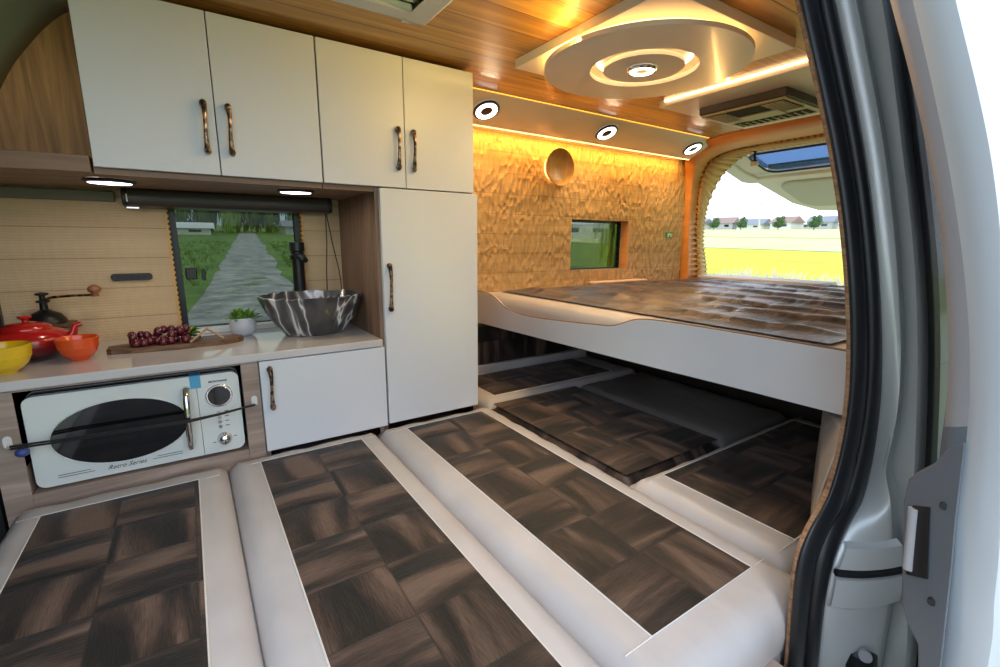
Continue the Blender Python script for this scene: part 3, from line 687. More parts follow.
MB().lathe([(.001, .25), (.026, .252), (.027, .268), (.022, .272), (.022, .28), (.026, .284), (.026, .315), (.001, .318)], (.341, 1.875, .308), 'z', 24).build('lever_cap', 'plastic_black', fa)
MB().tube([(.341, 1.86, .572), (.345, 1.80, .572), (.347, 1.775, .56)], [.011, .010, .010], 12).build('spout', 'plastic_black', fa)

# potted plant
pt = thing('potted_plant', (.135, 1.80, .308), 'small green leafy plant in a matt white pot beside the sink', 'plant')
MB().lathe([(.001, 0), (.024, 0), (.036, .012), (.042, .032), (.040, .052), (.034, .062), (.031, .060), (.033, .045), (.001, .045)], (.135, 1.80, .308), 'z', 28).build('pot', 'potwhite', pt, smooth=70)
def leafm(base, d, ln_, wd, up_v=Vector((0, 0, 1)), mb=None):
    d = Vector(d).normalized(); s_ = d.cross(up_v)
    s_ = s_.normalized() if s_.length > .01 else Vector((1, 0, 0)); n_ = s_.cross(d).normalized(); b = Vector(base)
    v = [b, b+d*ln_*.35+s_*wd+n_*wd*.3, b+d*ln_*.35-n_*wd*.1, b+d*ln_*.35-s_*wd+n_*wd*.3, b+d*ln_*.72+s_*wd*.7+n_*wd*.2, b+d*ln_*.72-n_*wd*.2, b+d*ln_*.72-s_*wd*.7+n_*wd*.2, b+d*ln_-n_*wd*.6]
    mb.add(v, [(0, 1, 2), (0, 2, 3), (1, 4, 5, 2), (2, 5, 6, 3), (4, 7, 5), (5, 7, 6)])
mb1, mb2 = MB(), MB()
for k in range(90):
    a = random.uniform(0, 2*math.pi); e = random.uniform(.15, 1.4); rr0 = random.uniform(0, .022)
    d = (math.cos(a)*math.cos(e), math.sin(a)*math.cos(e), math.sin(e))
    leafm((.135+rr0*math.cos(a), 1.80+rr0*math.sin(a), .362), d, random.uniform(.03, .048), .007, mb=(mb1 if k % 3 else mb2))
mb1.build('foliage', 'leaf', pt); child_label(mb2.build('foliage', 'leafy', pt), 'bright yellow green leaves')
# cutting board with grapes and tongs
bd = MB(); ol = []
for k in range(28):
    t = k/28*2*math.pi; x = -.05+.172*(abs(math.cos(t))**.7)*math.copysign(1, math.cos(t)); y = 1.715+.055*(abs(math.sin(t))**.6)*math.copysign(1, math.sin(t)); ol.append((x+random.uniform(-.004, .004), y+random.uniform(-.005, .005), 0))
bd.prism(ol, (0, 0, .308), (0, 0, .323)); tag(bd.build('cutting_board', 'board', bevel=.002), 'long dark live-edge wooden board on the worktop under the grapes', 'cutting board')
gr = thing('grape_bunch', (-.09, 1.71, .323), 'bunch of dark red grapes on the wooden board', 'grapes')
random.seed(9); gp = []
for k in range(400):
    if len(gp) >= 34: break
    t = random.random(); x = -.165+.14*t; w_ = .03+.012*math.sin(t*3); y = 1.71+random.uniform(-w_, w_); z = .323+.0115+random.choice((0, 0, .016, .028 if t > .35 else .0))
    if z > .345 and abs(y-1.71) > .02: continue
    if all((Vector((x, y, z))-q).length > .0175 for q in gp): gp.append(Vector((x, y, z)))
g0 = MB().sphere(tuple(gr['_o']), .0115, 10, 1.1).build('grape', 'grape', gr)
for k, q in enumerate(gp):
    o = g0 if k == 0 else g0.copy()
    if k: COL.objects.link(o); o.parent = gr
    o.location = q-Vector(gr['_o'])
MB().tube([(-.15, 1.71, .335), (-.08, 1.712, .345), (-.03, 1.715, .35), (-.01, 1.72, .362)], .0025, 6).build('stem', 'stick', gr)
lf = MB(); 
for k in range(7): leafm((-.03, 1.725, .335), (math.cos(k*.45-1.2)*.8, .25, .35+math.sin(k*.9)*.4), .05, .016, mb=lf)
lf.build('leaf', 'leaf', gr)
tw = thing('wooden_tongs', (.02, 1.69, .323), 'pair of pale wooden sticks leaning in a V on the board', 'tongs')
MB().tube([(-.02, 1.66, .327), (.028, 1.70, .358)], .0035, 6).build('stick', 'stick', tw)
MB().tube([(.024, 1.70, .358), (.07, 1.675, .327)], .0035, 6).build('stick', 'stick', tw)
# bowls
def bowl(name, cx, cy, mt, label, r=.046, h=.062):
    q = r/.056
    pf = [(.001, 0), (.024*q, 0), (.026*q, .004), (.036*q, .010), (.046*q, .022), (.051*q, .034)]
    for k_ in range(3): z_ = h*(.58+.09*k_); pf += [(r*(.945+.012*k_), z_), (r*(.962+.012*k_), z_+.0015), (r*(.955+.012*k_), z_+.004)]
    pf += [(r, h*.9), (r+.0012, h), (r-.002, h+.001), (r-.004, h-.003), (.046*q, .034), (.036*q, .016), (.02*q, .008), (.001, .007)]
    t = MB().lathe(pf, (cx, cy, .308), 'z', 36).build(name, mt, smooth=50); return tag(t, label, 'bowl')
bowl('bowl', -.272, 1.655, 'orange', 'orange glazed bowl with ribbed rim next to the red teapot')
bowl('bowl', -.404, 1.585, 'yellow', 'yellow glazed bowl with ribbed rim on the worktop corner', .058, .068)
# teapot
tp = thing('teapot', (-.385, 1.745, .308), 'red glazed teapot with knobbed lid behind the bowls', 'teapot')
c0 = (-.385, 1.745, .308)
MB().lathe([(.001, 0), (.055, 0), (.072, .012), (.088, .036), (.090, .052), (.084, .068), (.062, .080), (.046, .084), (.001, .084)], c0, 'z', 36).build('body', 'red', tp, smooth=60)
ld = MB().lathe([(.052, .082), (.052, .088), (.044, .094), (.02, .101), (.001, .103)], c0, 'z', 30).build('lid', 'red', tp, smooth=60)
MB().lathe([(.006, .1), (.007, .107), (.014, .112), (.015, .118), (.001, .12)], c0, 'z', 18).build('lid_knob', 'red', ld)
MB().tube([(-.325, 1.735, .340), (-.302, 1.735, .352), (-.290, 1.735, .374), (-.284, 1.735, .392), (-.270, 1.735, .396)], [.018, .014, .010, .008, .0065], 12).build('spout', 'red', tp)
MB().tube([(-.455, 1.75, .375), (-.485, 1.75, .382), (-.5, 1.75, .36), (-.485, 1.75, .335), (-.46, 1.75, .335)], .007, 10).build('pot_handle', 'red', tp)
# coffee grinder
cg = thing('coffee_grinder', (-.385, 1.865, .308), 'wooden coffee grinder with black iron dome and crank behind the teapot', 'coffee grinder')
B(-.415, -.315, 1.835, 1.90, .308, .374).build('grinder_box', 'oak', cg, bevel=.003)
B(-.425, -.305, 1.825, 1.91, .374, .386).build('grinder_top', 'board', cg, bevel=.003)
MB().lathe([(.048, .104), (.046, .115), (.036, .132), (.018, .141), (.010, .146), (.009, .165), (.016, .168), (.016, .172), (.007, .175), (.007, .186), (.015, .189), (.015, .194), (.001, .197)], (-.367, 1.868, .281), 'z', 28).build('dome', 'iron', cg, smooth=50)
ck = MB().tube([(-.367, 1.868, .453), (-.345, 1.862, .462), (-.30, 1.855, .465), (-.252, 1.85, .465)], [.003, .004, .0035, .0035], 8).build('crank_arm', 'bronze', cg)
MB().lathe([(.001, -.006), (.010, -.004), (.009, .006), (.016, .012), (.017, .020), (.010, .028), (.001, .032)], (-.246, 1.85, .465), 'z', 18).build('crank_knob', mat('brown wood knob', (.28, .12, .06), .35), ck, smooth=60)

# microwave
mw = thing('microwave', (-.14, 1.65, .018), 'ivory retro microwave with an oval black door window', 'microwave')
X0, X1, Z0, Z1 = -.366, .086, .026, .260
MB().prism([(x, 0, z) for x, z in rr(X0, X1, Z0, Z1, .02)], (0, 1.515, 0), (0, 1.83, 0)).build('case', 'mwdark', mw, bevel=.002)
# rear bulge lines of the case
for dz, dy in ((.0, 1.545), (.0, 1.585)): MB().prism([(x, 0, z) for x, z in rr(X0-.0015, X1+.0015, Z0+.01, Z1+.0015, .02)], (0, dy, 0), (0, dy+.006, 0)).build('case_rib', mat('grey steel rib', (.22, .22, .22), .3, .6), mw)
def faceplate(x0, x1, name, rl, rr_):
    pts = []
    for cx, cz, a0, r in [(x1-rr_, Z1-rr_, 0, rr_), (x0+rl, Z1-rl, 90, rl), (x0+rl, Z0+rl, 180, rl), (x1-rr_, Z0+rr_, 270, rr_)]:
        pts += [(cx+r*math.cos(R(a0+90*k/5)), 0, cz+r*math.sin(R(a0+90*k/5))) for k in range(6)]
    return MB().prism(pts, (0, YF-.004, 0), (0, 1.518, 0)).build(name, 'enamel', mw, bevel=.004, seg=3)
fd = faceplate(X0, -.0175, 'door', .02, .001); fc = faceplate(-.0165, X1, 'control_panel', .001, .02)
el = lambda a, b, cx=-.186, cz=.141, n=48: [(cx+a*math.cos(2*math.pi*k/n), 0, cz+b*math.sin(2*math.pi*k/n)) for k in range(n)]
MB().prism(el(.141, .083), (0, YF-.0055, 0), (0, YF-.003, 0)).build('door_window', 'mwglass', fd)
MB().tube([(p[0], YF-.005, p[2]) for p in el(.143, .085)], .0018, 6, True).build('window_bezel', 'enamel', fd)
MB().tube([(-.043, YF-.004, .226), (-.043, YF-.022, .224), (-.043, YF-.032, .205), (-.0445, YF-.035, .145), (-.046, YF-.032, .085), (-.046, YF-.022, .066), (-.046, YF-.004, .064)], [.011, .009, .008, .008, .008, .009, .011], 14).build('handle', 'chrome', fd, smooth=70)
for xa, xb, z in [(-.325, -.262, .052), (-.325, -.255, .046), (-.125, -.067, .052), (-.135, -.067, .046)]: B(xa, xb, YF-.0048, YF-.0038, z-.0006, z+.0006).build('print_line', 'ink', fd)
text_mesh('Retro Series', .016, 'script_lettering', fd, 'ink', (-.19, YF-.0046, .046), .5)
text_mesh('MICROWAVE', .0075, 'lettering', fc, 'ink', (.034, YF-.0046, .238), .1, bold=.0002)
text_mesh('smart', .011, 'lettering', fd, 'hookwhite', (-.215, YF-.0046, .238), .4)
cyl = lambda x, z, r, y0_, y1_, n=28: MB().lathe([(.0005, y0_), (r*.94, y0_), (r, y0_+.0015), (r, y1_), (.0005, y1_)], (x, 0, z), 'y', n)
cyl(.034, .196, .033, YF-.009, YF-.003).build('display_bezel', 'chrome', fc)
cyl(.034, .196, .028, YF-.0105, YF-.006).build('display', 'mwglass', fc)
for z in (.147, .132, .118, .104):
    b_ = cyl(.029, z, .0052, YF-.009, YF-.003, 16).build('button', 'chrome', fc)
    B(.042, .052, YF-.0047, YF-.0039, z-.001, z+.001).build('button_print', 'ink', fc)
kn = MB().lathe([(.0005, YF-.024), (.012, YF-.023), (.015, YF-.018), (.0165, YF-.008), (.019, YF-.006), (.019, YF-.003)], (.036, 0, .066), 'y', 28).build('knob', 'chrome', fc, smooth=60)
B(.0352, .0368, YF-.0255, YF-.02, .052, .066).build('knob_pointer', 'ink', kn)
B(.006, .014, YF-.0047, YF-.0039, .0575, .0592).build('print_mark', 'ink', fc); B(.059, .067, YF-.0047, YF-.0039, .0665, .0682).build('print_mark', 'ink', fc)
B(-.031, -.006, YF-.0062, YF-.0040, .226, .2605).build('blue_tape', 'tape', mw); B(-.031, -.006, YF-.005, YF+.03, .2600, .2620).build('blue_tape', 'tape', mw)
for x in (-.34, .06):
    for y in (1.55, 1.79): MB().lathe([(.001, .018), (.011, .018), (.011, .028), (.001, .028)], (x, y, 0), 'z', 12).build('foot', 'rubber', mw)
# hooks and elastic cord
def hook(x, z, label, s_=1):
    t = thing('cord_hook', (x, YF-.012, z), label, 'hook')
    MB().prism([(p[0], 0, p[1]) for p in rr(x-.008, x+.008, z-.012*s_, z+.018*s_, .0075)], (0, YF-.0155, 0), (0, YF-.012, 0)).build('plate', 'hookwhite', t, bevel=.001)
    MB().tube([(x, YF-.015, z-.004), (x, YF-.026, z-.007), (x, YF-.031, z-.001), (x, YF-.029, z+.004)], .0028, 8).build('prong', 'hookwhite', t); return t
hook(-.397, .158, 'white plastic hook on the oak post left of the microwave'); hook(.12, .163, 'white plastic hook on the oak post right of the microwave')
ec = thing('elastic_cord', (-.14, YF-.04, .15), 'black elastic cord with a blue bead stretched across the microwave', 'cord')
a_, b_ = Vector((-.39, YF-.031, .150)), Vector((.121, YF-.031, .159))
for dz in (.0, .006):
    MB().tube([a_+Vector((0, 0, dz)), Vector((-.28, YF-.045, .151+dz)), Vector((-.045, YF-.051, .148+dz*.7)), Vector((.03, YF-.044, .152+dz*.3)), b_+Vector((0, 0, dz*.2))], .0027, 8).build('cord_strand', 'cordblack', ec)
MB().sphere((-.372, YF-.030, .137), .0135, 12, .8).build('bead', 'blueball', ec)

# cab seat seen past the cabinets
fs = thing('passenger_seat', (-.85, 1.5, -.3), 'dark cab seat beyond the left end of the worktop', 'seat')
B(-1.1, -.85, 1.25, 1.75, .2, .75).build('seat_back', 'seat', fs, bevel=.05, seg=4); B(-1.5, -1.0, 1.25, 1.75, -.3, .2).build('seat_base', 'seat', fs, bevel=.05, seg=4)

# ------------------------------------------------------------ mattresses
def slab(x0, x1, y0, y1, zt, h, name='cushion', parent=None, mt='cream', r=.022):
    """soft cushion: rounded upper edge, puckered top near its rim"""
    nx = max(8, int((x1-x0)/.02)); ny = max(8, int((y1-y0)/.02)); rnd = random.Random(int((x0*13+y0*7)*1000))
    ph = [rnd.uniform(0, 6) for _ in range(6)]
    def f(u, v):
        x = x0+(x1-x0)*u; y = y0+(y1-y0)*v
        e = min(x-x0, x1-x, y-y0, y1-y); t = min(1, max(0, e)/.04); z = zt-r*(1-math.sqrt(max(0, 1-(1-t)**2)))
        k = max(0, 1-abs(e-.03)/.04); z -= .0035*k*(math.sin(y*38+ph[0]+math.sin(x*9))*.5+math.sin(x*41+ph[1])*.5+.4*math.sin((x+y)*70+ph[2]))
        return (x, y, z)
    mb = MB().grid(f, nx, ny)
    per_ = [f(i/nx, 0) for i in range(nx)]+[f(1, j/ny) for j in range(ny)]+[f(1-i/nx, 1) for i in range(nx)]+[f(0, 1-j/ny) for j in range(ny)]
    cx, cy = (x0+x1)/2, (y0+y1)/2; rows_ = [per_]
    for dz, o in ((.25, .006), (.6, .008), (.9, .004), (1, -.004)):
        rows_.append([(p[0]+math.copysign(o, p[0]-cx)*(1 if abs(abs(p[0]-cx)-(x1-x0)/2) < .001 else 0), p[1]+math.copysign(o, p[1]-cy)*(1 if abs(abs(p[1]-cy)-(y1-y0)/2) < .001 else 0), (zt-r)-(h-r)*dz) for p in per_])
    mb.loft(rows_, True); return mb.build(name, mt, parent, smooth=60)
def furtop(x0, x1, y0, y1, zt, parent, mt='fur', pipe=True, cell=.15, amp=.005, bump=None, off=None):
    nx = max(10, int((x1-x0)/.0125)); ny = max(10, int((y1-y0)/.0125)); fx, fy = x0, y0
    def f(u, v):
        x = x0+(x1-x0)*u; y = y0+(y1-y0)*v; e = min(x-x0, x1-x, y-y0, y1-y)
        a = abs(math.sin(math.pi*(x-fx)/cell))**.4*abs(math.sin(math.pi*(y-fy)/cell))**.4
        z = zt+.001+(amp*a+(bump(x, y) if bump else 0))*min(1, e/(.02 if not bump else .12))
        return (x, y, z)
    o = MB().grid(f, nx, ny)
    # object space starts at the corner so that the patches begin there
    me_o = o.build('fur_panel', mt, parent, smooth=80)
    for v in me_o.data.vertices: v.co -= Vector((x0, y0, zt))-Vector(me_o['_o'])
    me_o.location = Vector((x0, y0, zt))-Vector(me_o['_o'])
    if pipe: MB().tube([(x0, y0, zt+.001), (x1, y0, zt+.001), (x1, y1, zt+.001), (x0, y1, zt+.001)], .0018, 6, True).build('piping', 'piping', parent)
    return me_o
def mattress(x0, x1, y0, y1, label, panel=None, zt=0, h=.10, mt='cream', pipe=True, name='mattress', seams=True):
    t = thing(name, ((x0+x1)/2, (y0+y1)/2, zt-h), label, 'mattress')
    slab(x0, x1, y0, y1, zt, h, parent=t, mt=mt)
    if panel: furtop(*panel, zt, t, pipe=pipe)
    if panel and pipe and seams:
        for yy in (panel[2], panel[3]):
            for xa, xb in ((x0+.018, panel[0]), (panel[1], x1-.018)): MB().tube([(xa, yy, zt-.001), ((xa+xb)/2, yy, zt+.0002), (xb, yy, zt+.001)], .0011, 6).build('stitch_seam', 'piping', t)
    return t
mattress(-.405, .030, .15, 1.475, 'cream mattress with brown fur panel in front of the microwave', (-.346, -.036, .2, 1.397))
mattress(.040, .472, .15, 1.478, 'cream mattress with brown fur panel in front of the low sink cabinet', (.114, .408, .2, 1.420))
m3 = mattress(.484, .928, .318, 1.480, 'cream mattress with brown fur panel in front of the tall white cabinet', (.565, .866, .400, 1.425))
B(.50, .926, .318, .345, -.29, -.06).build('side_flap', 'cream', m3, bevel=.01, seg=3)
mattress(.944, 1.84, 1.496, 1.865, 'dark fur panelled mattress beneath the raised bed, against the far wall', (1.005, 1.70, 1.55, 1.85))
mattress(.944, 1.390, .790, 1.482, 'square fur covered mattress beneath the raised bed, in the middle', (.950, 1.386, .794, 1.478), pipe=False, mt='fur', zt=-.004)
mattress(1.402, 1.84, .785, 1.484, 'plain grey leatherette mattress beneath the raised bed, with no fur', mt='greyleather')
mattress(.944, 1.84, .372, .772, 'dark fur panelled mattress beneath the raised bed, on the door side', (1.03, 1.765, .395, .735))
bc = thing('back_cushion', (1.4, 1.9, 0), 'brown fur back cushion standing against the far wall beneath the raised bed', 'cushion')
B(.90, 1.84, 1.875, 1.928, -.1, .035).build('cushion_foot', 'cream', bc, bevel=.008); B(.90, 1.84, 1.885, 1.928, .035, .235).build('fur_face', 'fur', bc, bevel=.012, seg=3)
bs = tag(B(-.42, 1.85, .37, 1.485, -.30, -.102).build('sleeping_platform', 'oak'), 'wooden platform under the lower mattresses', 'bed base')
struct(B(.89, 1.85, 1.485, 1.928, -.30, -.102).build('trim_2', 'oak'))
struct(B(-.42, .80, .15, .37, -.30, -.102).build('trim_3', 'oak'))
struct(B(-1.3, -.432, 1.49, 1.922, -.30, .280).build('shade_board', 'black'))  # black board added as shade in the corner left of the microwave cabinet
# padded block at the door side and dark box under the bed
tag(MB().loft([[(1.035, .372, .0), (1.262, .462, .0), (1.84, .462, .0), (1.84, .372, .0)], [(1.05, .370, .11), (1.256, .462, .11), (1.84, .462, .11), (1.84, .37, .11)], [(1.115, .365, .25), (1.245, .458, .25), (1.84, .458, .25), (1.84, .365, .25)]], True, True).build('padded_armrest', 'cream', bevel=.012, seg=4), 'upright cream padded block under the raised bed beside the door seal', 'padded block')
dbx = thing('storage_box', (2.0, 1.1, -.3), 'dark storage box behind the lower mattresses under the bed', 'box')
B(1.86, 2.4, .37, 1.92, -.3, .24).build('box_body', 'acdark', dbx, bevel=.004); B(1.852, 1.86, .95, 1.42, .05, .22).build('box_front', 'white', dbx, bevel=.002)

# ------------------------------------------------------------ raised bed
rb = thing('raised_bed', (2.1, 1.1, .24), 'raised double bed with white front board and glossy brown fur top', 'bed')
XB = 1.15
topc = spline([(0, 1.927, .392), (0, 1.83, .388), (0, 1.77, .372), (0, 1.70, .342), (0, 1.62, .329), (0, 1.5, .325), (0, 1.3, .336), (0, 1.12, .349), (0, 1.06, .356), (0, 1.02, .369), (0, .97, .388), (0, .90, .398), (0, .74, .402), (0, .36, .403)], 4)
poly = [tuple(p) for p in topc]+[(0, .36, .263), (0, .62, .260), (0, .86, .255), (0, 1.927, .240)]
fb = MB().prism(poly, (XB, 0, 0), (XB+.016, 0, 0)).build('front_board', 'white', rb, bevel=.001)
rm = MB().tube([(XB+.004, p[1], p[2]+.001) for p in topc], .0035, 6).build('board_edge', mat('brown edge band', (.20, .12, .08), .5), fb)
B(XB+.016, 3.0, .37, 1.925, .266, .280).build('bed_deck', 'oak', rb)
slab(XB+.018, 3.02, .365, 1.925, .392, .117, parent=rb, name='bed_mattress', r=.02)
def ridge(x, y):
    w_ = math.sin(2*math.pi*(x+.03*math.sin(y*4+x*2)+.015*math.sin(y*11))/.215)
    return .013*max(0, w_)**2+.003*math.sin(y*9+x*13)
furtop(1.235, 2.97, .46, 1.86, .397, rb, 'furbed', False, .2, .006, ridge)
tag(MB().prism([(p[0], p[1], .4) for p in rr(1.86, 2.3, 1.84, 1.92, .03)], (0, 0, 0), (0, 0, .012)).build('folded_cloth', mat('pale peach cloth', (.72, .52, .40), .8), bevel=.004), 'flat peach cloth lying at the wall edge of the bed', 'cloth')
tag(MB().prism([(p[0], p[1], .398) for p in rr(2.74, 2.98, 1.1, 1.84, .05)], (0, 0, 0), (0, 0, .022)).build('bed_bolster', 'cream', bevel=.012, seg=3), 'low cream bolster at the foot of the bed by the open rear', 'bolster')

# ------------------------------------------------------------ ceiling light panel
cx, cy = 1.225, 1.048
cp_ = thing('ceiling_light_panel', (cx, cy, ZC), 'square ceiling panel with glowing round disc and central lamp', 'ceiling light')
B(.944, 1.515, .757, 1.342, 1.178, ZC).build('back_panel', 'panelwhite', cp_, bevel=.002)
cx, cy = 1.205, 1.040
def disc(r0, r1, z0, z1):
    pf = [(r1, z0), (r1, z1), (r0, z1), (r0, z0), (r1, z0)]; return MB().lathe(pf, (cx, cy, 0), 'z', 96)
disc(.158, .298, 1.142, 1.154).build('outer_disc', 'panelwhite', cp_, smooth=30)
disc(.001, .118, 1.142, 1.154).build('inner_disc', 'panelwhite', cp_, smooth=30)
disc(.262, .268, 1.158, 1.170).build('light_strip', 'ledwarm', cp_); disc(.132, .140, 1.168, 1.1775).build('light_strip', 'ledstrip', cp_)
disc(.02, .05, 1.154, 1.178).build('spacer', 'panelwhite', cp_)
for a in (45, 135, 225, 315):
    x, y = cx+.215*math.cos(R(a)), cy+.215*math.sin(R(a)); MB().lathe([(.001, 1.154), (.008, 1.154), (.008, 1.178), (.001, 1.178)], (x, y, 0), 'z', 10).build('spacer', 'panelwhite', cp_)
downlight((cx-.005, cy, 1.1415), 'round lit lamp in the centre of the ceiling disc', r=.036, centre='speckled', lit='lampwarm')
def point(name, loc, p, col, r=.01):
    l = bpy.data.lights.new(name, 'POINT'); l.energy = p; l.color = col; l.shadow_soft_size = r; o = bpy.data.objects.new(name, l); COL.objects.link(o); o.location = loc
area('overhead_fill_light', (.935, 1.04, 1.160), .5, .02, 4.0, (1, .66, .16), (-1, .7, -.5))  # amber fill added beside the panel edge to warm the overhead doors
area('ceiling_lamp_glow', (cx, cy, 1.128), .08, .08, 4.2, (1, .74, .38))
# ceiling unit
ap = tag(B(1.705, 2.36, .62, 1.375, 1.18, ZC).build('ceiling_unit_panel', 'panelwhite', bevel=.002), 'pale square ceiling panel carrying the dark air vent', 'ceiling panel')
MB().tube([(1.700, .80, 1.200), (1.700, 1.345, 1.200)], .0035, 8).build('light_strip', 'ledstrip', ap)
area('panel_strip_light', (1.690, 1.07, 1.192), .012, .54, 1.0, WARM, (-1, 0, .45))
ac = thing('air_conditioner_vent', (1.87, 1.0, 1.18), 'dark flat air conditioner vent with olive grille on the ceiling', 'air vent')
MB().prism([(1.845, 0, 1.18), (2.19, 0, 1.18), (2.18, 0, 1.150), (1.852, 0, 1.150)], (0, .935, 0), (0, 1.285, 0)).build('housing', 'acdark', ac, bevel=.004)
B(1.857, 2.175, .942, 1.278, 1.144, 1.151).build('grille_plate', 'acgold', ac, bevel=.002)
B(1.872, 2.03, .955, 1.265, 1.1425, 1.1445).build('vent_opening', 'black', ac); B(2.075, 2.15, .965, 1.26, 1.1425, 1.1445).build('vent_opening', 'black', ac)
for k in range(8): B(1.878+k*.019, 1.882+k*.019, .957, 1.04, 1.1395, 1.143).build('louver', 'acgold', ac); B(1.878+k*.019, 1.882+k*.019, 1.18, 1.263, 1.1395, 1.143).build('louver', 'acgold', ac)
for k in range(10): B(2.08, 2.145, .985+k*.028, .989+k*.028, 1.1395, 1.143).build('louver', 'acgold', ac)
B(1.975, 2.06, 1.03, 1.19, 1.1385, 1.144).build('control_plate', 'acgold', ac, bevel=.002)
MB().lathe([(.001, 1.138), (.008, 1.138), (.008, 1.143)], (2.11, 1.09, 0), 'z', 14).build('knob', 'acgold', ac)

# round wooden wall lamp
wl = thing('wall_lamp', (1.605, YW, .998), 'round wooden cup wall lamp with amber halo on the carved wall', 'wall lamp')
pf = [(.045, YW-.002), (.045, YW-.02), (.078, YW-.03), (.092, YW-.055), (.090, YW-.058), (.076, YW-.036), (.05, YW-.022), (.001, YW-.018)]
MB().lathe([(r_, h-.0) for r_, h in pf], (1.605, 0, .998), 'y', 48).build('wooden_cup', wood('turned golden wood', (.62, .36, .10), (.34, .17, .04), 'z', .4, 1), wl, smooth=60)
MB().lathe([(.058, YW-.004), (.064, YW-.004), (.064, YW-.012), (.058, YW-.012), (.058, YW-.004)], (1.605, 0, .998), 'y', 48).build('halo_ring', 'ledwarm', wl)
# green sign
gs = thing('exit_sticker', (2.565, YW-.002, .676), 'tiny green pictogram sticker on the carved wall by the rear arch', 'sticker')
B(2.53, 2.60, YW-.006, YW-.001, .660, .692).build('sticker_plate', 'green', gs)
for q in [(2.550, 2.558, .664, .682), (2.558, 2.568, .674, .688), (2.575, 2.580, .664, .684), (2.588, 2.593, .664, .684), (2.58, 2.588, .680, .684)]: B(q[0], q[1], YW-.0075, YW-.0055, q[2], q[3]).build('sticker_print', 'signwhite', gs)

# ------------------------------------------------------------ outside
def gz(x, y): d = math.hypot(x, y); return -.95+max(0, d-6)*.036
def ground_mat():
    M_ = mat('rice fields and grass', (.2, .25, .03), .9); k = N(M_)
    tc_ = k.n('TexCoord'); sep = k.n('SeparateXYZ'); k.t.links.new(tc_.outputs['Object'], sep.inputs[0])
    n = k.noise(k.coord((1, 1, 1)), .8, 5, .65); n2 = k.noise(k.coord((.6, .1, 1)), 1.5, 4)
    grass = k.ramp(n, [(.3, (.05, .10, .015)), (.55, (.12, .21, .03)), (.75, (.24, .30, .06))])
    rice = k.ramp(n2, [(.3, (.42, .50, .012)), (.7, (.66, .66, .02))]); pale = k.ramp(n2, [(.3, (.50, .52, .16)), (.7, (.72, .70, .30))])
    xr = sep.outputs['X']
    ln_ = k.n('VectorMath', operation='LENGTH'); k.t.links.new(tc_.outputs['Object'], ln_.inputs[0])
    gravel = k.ramp(n, [(.3, (.30, .28, .22)), (.7, (.46, .43, .35))])
    grass = k.mix(k.math('LESS_THAN', k.math('ADD', ln_.outputs['Value'], n), 6.2), grass, gravel)
    c = k.mix(k.math('MULTIPLY', k.math('GREATER_THAN', xr, 6.5), k.math('LESS_THAN', sep.outputs['Y'], k.math('MULTIPLY', xr, .76))), grass, rice); c = k.mix(k.math('GREATER_THAN', xr, 33), c, pale)
    c = k.mix(k.math('COMPARE', xr, 33, .5), c, (.12, .2, .02)); c = k.mix(k.math('COMPARE', xr, 60, 2), c, (.3, .36, .08))
    k.col(c); k.nor(k.bump(n, .1, .5)); return M_
gm = MB()
rad = [0, 3, 6, 9, 14, 20, 30, 45, 65, 90, 120, 160, 200]
gm.loft([[(r_*math.cos(2*math.pi*k/64), r_*math.sin(2*math.pi*k/64), gz(r_, 0)) for k in range(64)] for r_ in [max(q, .01) for q in rad]], True)
struct(gm.build('ground', ground_mat()))
# stony track beyond the kitchen window
def trackmat():
    M_ = mat('stony grey track', (.25, .24, .23), .9); k = N(M_); n = k.noise(k.coord(), 1.6, 6, .7); n2 = k.noise(k.coord(), .7, 3)
    c = k.ramp(n, [(.35, (.17, .16, .155)), (.5, (.30, .29, .275)), (.65, (.46, .44, .42))]); c = k.mix(k.math('GREATER_THAN', n2, .68), c, (.12, .17, .04)); k.col(c); k.nor(k.bump(n, .05)); return M_
az = R(5.6); rd = Vector((math.sin(az), math.cos(az), 0)); rs = Vector((rd.y, -rd.x, 0)); rows = []
random.seed(3)
for i in range(60):
    d = 3.2+i*1.4; c_ = Vector((-.05, 0, 0))+rd*d; wl_ = 1.0+random.uniform(-.12, .12); wr_ = 1.0+random.uniform(-.12, .12)
    a = c_-rs*wl_; b = c_+rs*wr_; rows.append([(a.x, a.y, gz(a.x, a.y)+.02), (c_.x, c_.y, gz(c_.x, c_.y)+.05), (b.x, b.y, gz(b.x, b.y)+.02)])
struct(MB().loft(rows).build('track', trackmat()))
# grass blades: verges and the pale plumes behind the van
def tufts(name, spots, h, mt, label):
    mb = MB()
    for (x, y) in spots:
        z = gz(x, y)-.02
        for k in range(7):
            a = random.uniform(0, 6.28); hh = h*random.uniform(.5, 1.1); dx, dy = math.cos(a)*.02, math.sin(a)*.02; lx, ly = math.cos(a)*hh*.35, math.sin(a)*hh*.35
            ox, oy = random.uniform(-.1, .1), random.uniform(-.1, .1)
            mb.add([(x+ox-dy, y+oy+dx, z), (x+ox+dy, y+oy-dx, z), (x+ox+lx*.5, y+oy+ly*.5, z+hh*.7), (x+ox+lx, y+oy+ly, z+hh)], [(0, 1, 2), (1, 3, 2)])
    return tag(mb.build(name, mt), label, 'grass', kind='stuff')
sp1 = []
for k in range(900):
    d = 3.6+42*random.random()**1.7; s_ = random.choice((-1, 1))*(1.35+abs(random.gauss(0, 1.6))); p = rd*d+rs*s_; sp1.append((p.x, p.y))
tufts('verge_grass', sp1, .22, mat('green verge grass', (.16, .26, .04), .9), 'short green grass along both sides of the stony track')
sp2 = [(random.uniform(7.0, 11.5), random.uniform(-1.2, 6.5)) for k in range(650)]
